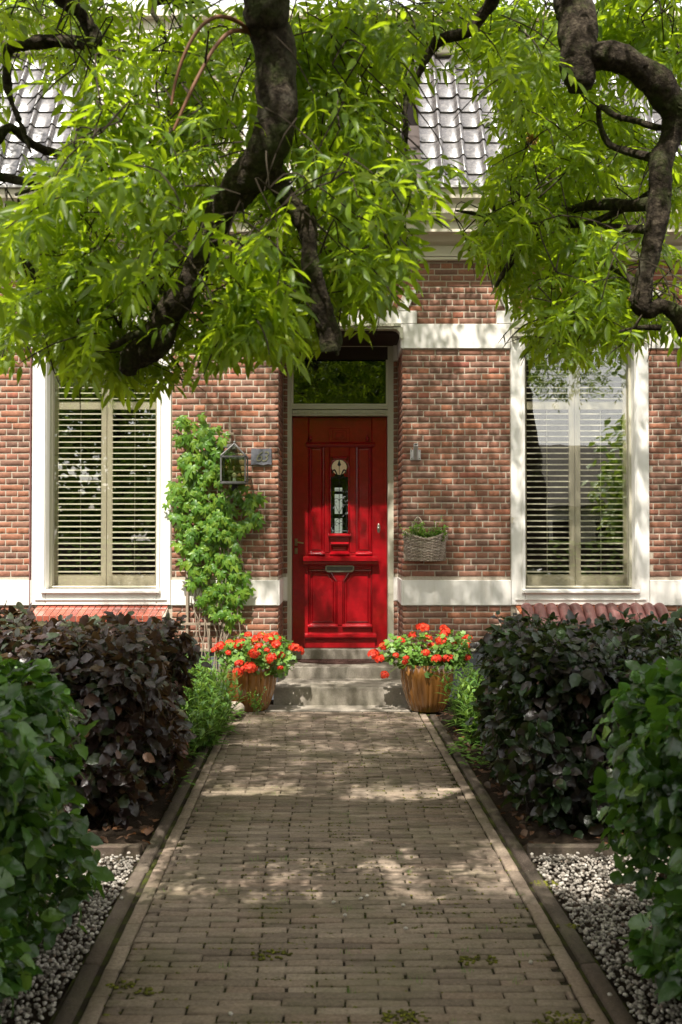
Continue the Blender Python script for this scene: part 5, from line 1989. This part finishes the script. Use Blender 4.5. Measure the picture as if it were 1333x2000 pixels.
def n2_(px, py, cx, cy, rx, ry):
    return math.hypot((px - cx) / rx, (py - cy) / ry)


def hole(px, py):
    """openings of the crown seen from the door side and from the path"""
    q = min(n2_(px, py, 872, 240, 96, 165), n2_(px, py, 70, 225, 95, 115), n2_(px, py, 840, 450, 95, 70) + .25, n2_(px, py, 230, 180, 60, 70) + .4)
    return random.random() > (q - .55) / .75


def low(px):
    """lower edge of the foliage curtain (photo rows) at column px"""
    K = [(-200, 700), (0, 715), (80, 705), (140, 770), (250, 790), (330, 765), (420, 720), (480, 700), (540, 720), (600, 730), (660, 650), (720, 660), (800, 600), (840, 500), (930, 520), (1000, 640), (1050, 705), (1120, 710), (1200, 700), (1260, 680), (1333, 690), (1600, 700)]
    for (a, ya), (c, yc) in zip(K, K[1:]):
        if a <= px <= c:
            return ya + (yc - ya) * (px - a) / (c - a)
    return 690


def crown(tree, blobs, nodes, seed, protos=ash, mat=None, nmax=300, lsize=(.15, .22)):
    """twigs with opposite pinnate leaves inside the blobs"""
    r = random.Random(seed)
    ml, key = [], []
    tb_ = MB()
    for (px, py, rx, ry, Y0, Y1, nt) in blobs:
        cnt = 0
        tries = 0
        nt = int(nt * LF)
        while cnt < nt and tries < nt * 6:
            tries += 1
            a, q = r.uniform(0, 6.28), math.sqrt(r.random())
            x_, y_ = px + rx * q * cos(a), py + ry * q * sin(a)
            Y = r.uniform(Y0, Y1)
            if hole(x_, y_): continue
            p = at(x_, y_, Y)
            lowj = abs(r.gauss(0, 38))
            d = Vector((r.gauss(0, .8), r.gauss(0, .6), r.uniform(-.7, .15))).normalized()
            L = r.uniform(.12, .34)
            pts = [p]
            n = max(2, int(L / .06))
            ok = []
            for j in range(n):
                d = (d + Vector((0, 0, -.16)) + Vector((r.gauss(0, .1), r.gauss(0, .1), 0))).normalized()
                pts.append(pts[-1] + d * L / n)
            # leaves
            placed = 0
            for j in range(1, n + 1):
                c = pts[j]
                side = d.cross(Vector((0, 0, 1)))
                if side.length < .1: side = Vector((1, 0, 0))
                side.normalize()
                for s in (-1, 1):
                    dirn = side * s * .8 + d * .5 + Vector((r.gauss(0, .25), r.gauss(0, .25), -.35 + r.gauss(0, .25)))
                    sz = r.uniform(*lsize)
                    tip = c + dirn.normalized() * sz
                    tx = tip.x / tip.y * 2000 + 666; ty = 1038 - (tip.z - 1.55) / tip.y * 2000
                    if ty > low(tx) - lowj or hole(tx, ty): continue
                    if in_gap(c) : continue  # leaf left out to let a shaped sun patch through
                    if (over_wood(tip) or over_wood((tip + c) / 2) or over_wood(c) or over_wood(c.lerp(tip, .75))) and r.random() < .93: continue
                    up_ = Vector((r.gauss(0, .5), -.25 + r.gauss(0, .45), 1))
                    ml.append(xform(c - tree.location, dirn, up_, sz))
                    cp = c
                    key.append(c.y - sz * 6 + (0 if ty < low(tx) and 0 < tx < 1333 and ty > 0 else 20))
                    placed += 1
            if placed:
                cnt += 1
                # join the twig to the nearest wood
                best = min(nodes, key=lambda q_: (q_ - p).length_squared)
                dist = (best - p).length
                root = best if dist < 1.3 else p + Vector((0, .0, .1))
                mid = (root + p) / 2 + Vector((r.gauss(0, .05), r.gauss(0, .05), .06 + .1 * dist))
                if r.random() < .35 and dist < .5:
                    tb_.tube([root - tree.location, mid - tree.location, p - tree.location], [.004, .003, .0025], 4, sub=3, caps=False)
                tb_.tube([q_ - tree.location for q_ in pts], [.003] * (len(pts) - 1) + [.0015], 4, caps=False)
                nodes.append(p)
    scatter('leaf', 'foliage', tree, protos, ml, mat or M['ash_leaf'], nmax, key)
    tb_.build('twig', M['twig'], tree, kind='stuff')
    return len(ml)


def upper(tree, n, box, seed, lit=True):
    """unseen crown above the picture, its leaves set and left out to shape the shade"""
    r = random.Random(seed)
    ml = []
    x0, x1, y0, y1, z0, z1 = box
    t = 0
    while len(ml) < n and t < n * 8:
        t += 1
        P = Vector((r.uniform(x0, x1), r.uniform(y0, y1), r.uniform(z0, z1)))
        if r.random() < .42:      # extra leaves set on the sun rays to shade the path
            gx, gy, hz = r.uniform(-1.7, 1.7), r.uniform(1.6, 4.3), P.z
            P = Vector((gx + S.x / S.z * hz, gy + S.y / S.z * hz, hz))
        ty = 1038 - (P.z - 1.55) / max(P.y, .3) * 2000
        if P.y > 1.0 and ty > -150: continue
        x, z = sunproj(P)
        if in_gap(P + Vector((r.gauss(0, .03), 0, r.gauss(0, .03)))): continue
        gy_ = WALL_Y + z / TAN_EL
        if -9.5 < z < -3.6 and r.random() < (.15 if 5.3 < gy_ < 7.3 and abs(x - (WALL_Y - gy_) * TAN_AZ) < 1.25 else .8): continue
        f = sin(P.x * 2.3 + 1) * sin(P.y * 2.1) * sin(P.z * 2.6)
        if f < -.35 and not (z > -3.6 and x > -.55): continue
        ml.append(xform(P - tree.location, (r.gauss(0, 1), r.gauss(0, 1), -.4 + r.gauss(0, .3)), (r.gauss(0, .4), r.gauss(0, .4), 1), r.uniform(.22, .34)))
    A_ = np.array([[list(q) for q in m_] for m_ in ml])
    V, F = merge(ash_s, A_, rng.integers(0, 3, len(ml)))
    o_ = mesh_obj('unseen_shade_crown', np_mesh('unseen_shade_crown', V, F, M['far_leaf']), tree)  # unseen leaves added above the frame to block the sun
    o_['kind'] = 'stuff'

# left tree
tl_ = Vector((-2.55, 3.3, 0))
treeL = empty('weeping_ash', tl_, label='old weeping ash whose gnarled limb hangs down over the path, left and centre', cat='tree')
nodesL = []
def lb_(tree, nodes, name, pts, rad, mat='bark', seg=12, bump=.07, sub=5):
    if max(rad) > .03: seg, sub = 28, 9
    b = MB()
    Q = limb(b, pts, rad, bump, seg, sub)
    nodes += Q
    o = b.build(name, M[mat], tree, smooth=True, angle=80)
    rm_ = max(rad)
    k_ = min(1.0, rm_ / .06)
    nr = [v.normal.copy() for v in o.data.vertices]
    for v, n_ in zip(o.data.vertices, nr):
        c = v.co
        if rm_ > .012:
            v.co = c + n_ * k_ * (.012 * noise.noise(c * 14) + .009 * abs(noise.noise(c * 38)) + .004 * noise.noise(c * 90)) - tree.location
        else:
            v.co = c - tree.location
    return o
lb_(treeL, nodesL, 'trunk', [(-2.55, 3.3, 0), (-2.6, 3.3, 1.2), (-2.5, 3.35, 2.6), (-2.3, 3.3, 4.0), (-1.8, 3.2, 4.7), (-1.1, 3.2, 4.9), (-.5, 3.25, 4.5)], [.2, .17, .16, .15, .12, .1, .085], seg=16)
lb_(treeL, nodesL, 'branch', [(-.52, 3.25, 4.52), (515, -60, 3.3), (522, 30, 3.35), (540, 120, 3.4), (546, 200, 3.4), (532, 270, 3.42), (500, 325, 3.45), (462, 370, 3.5), (430, 410, 3.52), (410, 470, 3.55), (385, 530, 3.6), (345, 590, 3.62), (315, 630, 3.65), (300, 660, 3.65), (262, 700, 3.68), (250, 728, 3.7)],
    [.085, .072, .068, .066, .066, .064, .062, .058, .052, .047, .044, .047, .052, .056, .042, .03])
lb_(treeL, nodesL, 'branch', [(505, 318, 3.45), (535, 345, 3.46), (562, 385, 3.48), (592, 425, 3.5), (600, 470, 3.5), (612, 530, 3.52), (630, 590, 3.55), (642, 640, 3.58), (645, 685, 3.6)], [.04, .036, .032, .036, .028, .029, .030, .040, .032])
lb_(treeL, nodesL, 'branch', [(520, -30, 3.4), (640, -40, 3.8), (800, -60, 4.1), (960, -20, 4.3), (915, 60, 4.4), (868, 75, 4.45), (845, 90, 4.5), (820, 140, 4.5), (800, 170, 4.5), (792, 230, 4.5), (795, 300, 4.5)], [.04, .035, .03, .026, .024, .022, .022, .013, .01, .009, .006], seg=8)
lb_(treeL, nodesL, 'branch', [(-1.8, 3.25, 4.7), (90, -60, 3.7), (150, 10, 3.8), (178, 60, 3.85), (183, 85, 3.85), (110, 80, 3.9), (50, 85, 3.9), (15, 105, 3.95), (18, 180, 4.0), (40, 240, 4.0), (62, 300, 4.0)], [.06, .035, .028, .024, .024, .021, .022, .02, .009, .007, .005], seg=8)
lb_(treeL, nodesL, 'branch', [(-1.4, 4.0, 4.4), (-40, 240, 4.0), (20, 250, 4.1), (60, 280, 4.15), (130, 305, 4.2), (200, 330, 4.3), (300, 310, 4.4)], [.03, .022, .018, .017, .016, .012, .006], seg=7)
lb_(treeL, nodesL, 'branch', [(-60, 330, 4.0), (0, 345, 4.1), (60, 355, 4.1), (110, 355, 4.15), (30, 380, 4.1)], [.02, .018, .016, .01, .006], seg=7)
lb_(treeL, nodesL, 'branch', [(300, 655, 3.62), (262, 652, 3.55), (235, 670, 3.5), (195, 682, 3.5), (165, 660, 3.5), (145, 615, 3.5)], [.018, .011, .012, .013, .011, .008], seg=7)
lb_(treeL, nodesL, 'branch', [(300, 600, 3.7), (260, 570, 3.8), (235, 640, 3.85)], [.012, .01, .006], seg=6)
lb_(treeL, nodesL, 'branch', [(385, 0, 4.2), (300, 10, 4.2), (320, 60, 4.2), (333, 105, 4.25)], [.012, .012, .009, .006], seg=6)
lb_(treeL, nodesL, 'branch', [(-60, 450, 3.9), (0, 470, 4.0), (40, 500, 4.0), (65, 540, 4.0), (55, 620, 4.0)], [.02, .015, .013, .01, .006], seg=6)
lb_(treeL, nodesL, 'branch', [(240, 540, 3.9), (300, 560, 3.8), (350, 600, 3.7)], [.006, .008, .012], seg=6)
for pts in ([(492, 68, 3.36), (470, 45, 3.3), (430, 32, 3.25), (395, 50, 3.22), (365, 95, 3.2), (345, 150, 3.2), (335, 205, 3.2)],
            [(488, 62, 3.36), (455, 60, 3.28), (425, 85, 3.24), (400, 125, 3.22), (370, 185, 3.2), (340, 255, 3.2)]):
    lb_(treeL, nodesL, 'young_shoot', pts, [.009, .007, .007, .006, .006, .005, .004][:len(pts)], 'young_shoot', 7, .02, 4)
LF = .70
blL = [(180, -15, 200, 50, 3.5, 5.2, 45), (420, 20, 90, 60, 3.6, 5.0, 22), (680, -10, 150, 55, 3.5, 5.2, 34), (850, -20, 90, 40, 4.0, 5.4, 16), (320, 350, 230, 190, 3.1, 4.4, 86), (300, 120, 230, 120, 3.2, 4.6, 54), (210, 570, 150, 110, 3.3, 4.4, 54), (400, 580, 120, 90, 3.2, 4.2, 43), (60, 580, 90, 90, 3.8, 5.0, 26), (90, 450, 110, 80, 3.6, 5, 29),
       (640, 420, 150, 130, 3.1, 4.4, 61), (620, 180, 150, 150, 3.2, 4.6, 58), (545, 590, 90, 70, 3.3, 4.2, 26), (720, 540, 90, 60, 3.6, 4.6, 22), (770, 60, 110, 80, 3.6, 4.8, 25), (745, 250, 60, 110, 3.5, 4.8, 19),
       (780, 420, 70, 60, 3.6, 4.8, 16), (90, 60, 110, 70, 3.9, 5.5, 22), (480, 480, 90, 90, 3.0, 3.5, 16), (260, 440, 120, 120, 4.4, 6.2, 36), (560, 330, 200, 200, 4.6, 6.4, 50), (250, 690, 100, 50, 3.5, 4.3, 19), (655, 665, 18, 40, 3.5, 3.7, 3), (20, 330, 60, 60, 4, 5, 7)]
nL = crown(treeL, blL, nodesL, 11)
upper(treeL, 12500, (-4.6, .3, -.5, 8.3, 4.0, 8.2), 31)

# right tree
tr_ = Vector((2.75, 4.4, 0))
treeR = empty('weeping_ash', tr_, label='weeping ash with a thick dark bent limb hanging in front of the right window', cat='tree')
nodesR = []
lb_(treeR, nodesR, 'trunk', [(2.75, 4.4, 0), (2.8, 4.4, 1.2), (2.75, 4.3, 2.6), (2.5, 4.2, 4.2), (2.0, 4.1, 4.9), (1.4, 4.1, 4.9), (1.0, 4.1, 4.3)], [.21, .18, .17, .15, .13, .11, .1], seg=16)
lb_(treeR, nodesR, 'branch', [(1.01, 4.1, 4.32), (1122, -60, 4.1), (1126, 20, 4.1), (1130, 80, 4.1), (1128, 130, 4.1), (1135, 172, 4.1)], [.09, .078, .075, .072, .068, .045], bump=.05)
lb_(treeR, nodesR, 'branch', [(1120, 120, 4.1), (1165, 108, 4.1), (1215, 118, 4.1), (1262, 150, 4.12), (1305, 195, 4.15), (1360, 235, 4.2)], [.052, .052, .053, .057, .06, .055])
lb_(treeR, nodesR, 'branch', [(1330, 200, 4.15), (1312, 260, 4.2), (1295, 320, 4.2), (1290, 390, 4.2), (1278, 450, 4.2), (1268, 520, 4.2), (1252, 580, 4.2), (1262, 605, 4.2), (1300, 600, 4.2), (1345, 640, 4.2)], [.052, .047, .045, .044, .039, .037, .040, .035, .027, .04])
lb_(treeR, nodesR, 'branch', [(1290, 250, 4.25), (1215, 230, 4.4), (1170, 210, 4.5), (1190, 280, 4.5), (1278, 310, 4.3)], [.014, .013, .012, .014, .02], seg=7)
lb_(treeR, nodesR, 'branch', [(1290, 400, 4.2), (1130, 405, 4.6), (1060, 445, 4.7), (1015, 490, 4.7), (985, 530, 4.7), (970, 560, 4.7)], [.03, .02, .018, .018, .014, .006], seg=8)
lb_(treeR, nodesR, 'branch', [(1290, 450, 4.2), (1120, 440, 4.6), (1000, 435, 4.7), (930, 418, 4.7), (890, 412, 4.7)], [.02, .012, .011, .009, .006], seg=7)
lb_(treeR, nodesR, 'branch', [(1270, 380, 4.3), (1130, 440, 4.6), (1080, 360, 4.7), (1040, 290, 4.8), (1000, 235, 4.8), (1010, 170, 4.8), (1035, 130, 4.8)], [.02, .012, .011, .010, .009, .007, .005], seg=7)
lb_(treeR, nodesR, 'branch', [(1250, 560, 4.2), (1190, 520, 4.4), (1130, 510, 4.5), (1110, 530, 4.5)], [.016, .012, .009, .006], seg=6)
lb_(treeR, nodesR, 'branch', [(1290, 640, 4.2), (1250, 640, 4.2), (1210, 650, 4.25)], [.014, .010, .007], seg=6)
lb_(treeR, nodesR, 'branch', [(960, 395, 4.7), (978, 440, 4.7), (985, 490, 4.7), (1000, 500, 4.7)], [.008, .010, .008, .006], seg=6)
blR = [(1000, -10, 110, 50, 4.2, 5.8, 26), (1230, -10, 130, 60, 4.4, 6.2, 34), (1120, 450, 140, 110, 4.0, 5.4, 66), (1230, 560, 110, 80, 3.9, 5.2, 36), (1090, 600, 90, 70, 4.0, 5.2, 33), (1250, 330, 120, 110, 4.3, 6.0, 43), (1080, 250, 100, 110, 4.3, 6.0, 47), (1230, 80, 120, 90, 4.4, 6.2, 39), (1020, 110, 80, 80, 4.2, 6.0, 31), (900, 440, 80, 35, 4.4, 5.4, 12),
       (990, 420, 60, 60, 4.3, 5.4, 17), (1300, 630, 50, 60, 4.0, 4.8, 8), (1000, 40, 120, 40, 4.0, 5.2, 20), (1160, 640, 80, 50, 4.0, 5.0, 17), (870, 30, 80, 40, 4.4, 5.6, 11), (1150, 330, 150, 180, 5.6, 7.5, 47), (1040, 330, 60, 60, 4.3, 5.6, 14)]
nR = crown(treeR, blR, nodesR, 12)
upper(treeR, 13500, (-.3, 4.8, -.5, 8.3, 4.0, 8.2), 32)
print('ash leaves', nL, nR)

# pale seed cluster in the right tree
sd = MB()
c = at(1040, 270, 4.6)
for k in range(60):
    d = Vector((random.gauss(0, 1), random.gauss(0, 1), random.gauss(0, 1))).normalized() * random.uniform(.01, .045)
    sd.tube([c + d * .3, c + d + Vector((0, 0, -.01))], .003, 4)
o = sd.build('seed_cluster', m_plain('dry_seeds', (.35, .2, .05), .8), treeR)
for v in o.data.vertices: v.co = v.co - treeR.location

# ------------------------------------------------------------------ across the street (seen in the glass)
def street_tree(x, y, h, r, seed, lab, zc0=None):
    rr = random.Random(seed)
    t = empty('street_tree', (x, y, 0), label=lab, cat='tree', group='trees across the street')
    MB().tube([(0, 0, 0), (.1, 0, h * .3), (0, .1, h * .6)], [.28, .22, .12], 10, .05).build('trunk', M['bark'], t)
    ml = []
    cl = [(Vector((rr.gauss(0, r * .5), rr.gauss(0, r * .5), h * rr.uniform(.12, .95))), r * rr.uniform(.35, .6)) for _ in range(26)]
    for k in range(6000):
        c, q = rr.choice(cl)
        d = Vector((rr.gauss(0, 1), rr.gauss(0, 1), rr.gauss(0, 1))).normalized()
        ml.append(xform(c + d * q * rr.uniform(.6, 1), (rr.gauss(0, 1), rr.gauss(0, 1), -.5), (rr.gauss(0, .5), rr.gauss(0, .5), 1), rr.uniform(.25, .45)))
    V, F = merge([leaf_proto(1, .6, .2, .2, 2)], np.array([[list(q) for q in m_] for m_ in ml]), np.zeros(len(ml), dtype=int))
    o_ = mesh_obj('crown', np_mesh('crown', V, F, M['hedge_lit']), t)
    return t
FT = [(-14, -15, 9, 3.0, 'street tree at the far left end of the row across the street'), (-10.6, -14, 9, 2.8, 'second street tree of the row, reflected at the left window edge'), (-7.4, -15, 10, 3.0, 'street tree reflected in the middle of the left window'),
      (-4.6, -13.5, 8.5, 2.7, 'street tree reflected at the right edge of the left window'), (-1.6, -14, 9, 2.8, 'street tree facing the front door, left of the path axis'), (1.2, -13.5, 8.5, 2.4, 'street tree facing the front door, right of the path axis'),
      (3.6, -15, 8, 2.0, 'slender street tree left of the low white house'), (10.9, -13, 8, 2.6, 'street tree in front of the right end of the low white house'), (14.5, -13, 9, 3, 'street tree at the far right end of the row')]
for i, (x, y, h, r, lab) in enumerate(FT):
    street_tree(x, y, h, r, 50 + i, lab)
sh_ = empty('clipped_hedge', (0, -10.4, 0), label='long clipped yellow green hedge across the street, reflected in the windows', cat='hedge')
ml = []
for k in range(9000):
    x = random.uniform(-18, 18)
    if random.random() < .5: P, nn = (x, random.uniform(-.4, .4), 1.25 + random.uniform(-.04, .02)), (0, 0, 1)
    else: P, nn = (x, .4, random.uniform(0, 1.25)), (0, 1, .3)
    ml.append(xform(P, (random.gauss(0, 1), random.gauss(0, 1), 0), nn, .14))
V, F = merge([leaf_proto(1, .6, .2, .2, 2)], np.array([[list(q) for q in m_] for m_ in ml]), np.zeros(len(ml), dtype=int))
mesh_obj('foliage', np_mesh('foliage', V, F, M['hedge_lit']), sh_)['kind'] = 'stuff'
MB().box(-18, 18, -.36, .36, 0, 1.2).build('hedge_core', M['twig'], sh_)
nh = empty('opposite_house', (7.2, -17, 0), label='low white house with grey roof across the street, reflected in the right window', cat='house')
MB().box(-2.6, 2.6, -2, 2, 0, 2.5).build('wall', M['render_far'], nh)
MB().prism_x([(-2.4, 2.4), (2.4, 2.4), (0, 4.6)], -2.9, 2.9).build('roof', M['thatch'], nh)
for xx in (-1.4, .2, 1.6):
    w2 = MB().box(xx - .4, xx + .4, 2.0, 2.05, 1.0, 2.0).build('window', M['casing'], nh)
    MB().box(xx - .33, xx + .33, 2.051, 2.06, 1.07, 1.93).build('pane', M['interior'], w2)
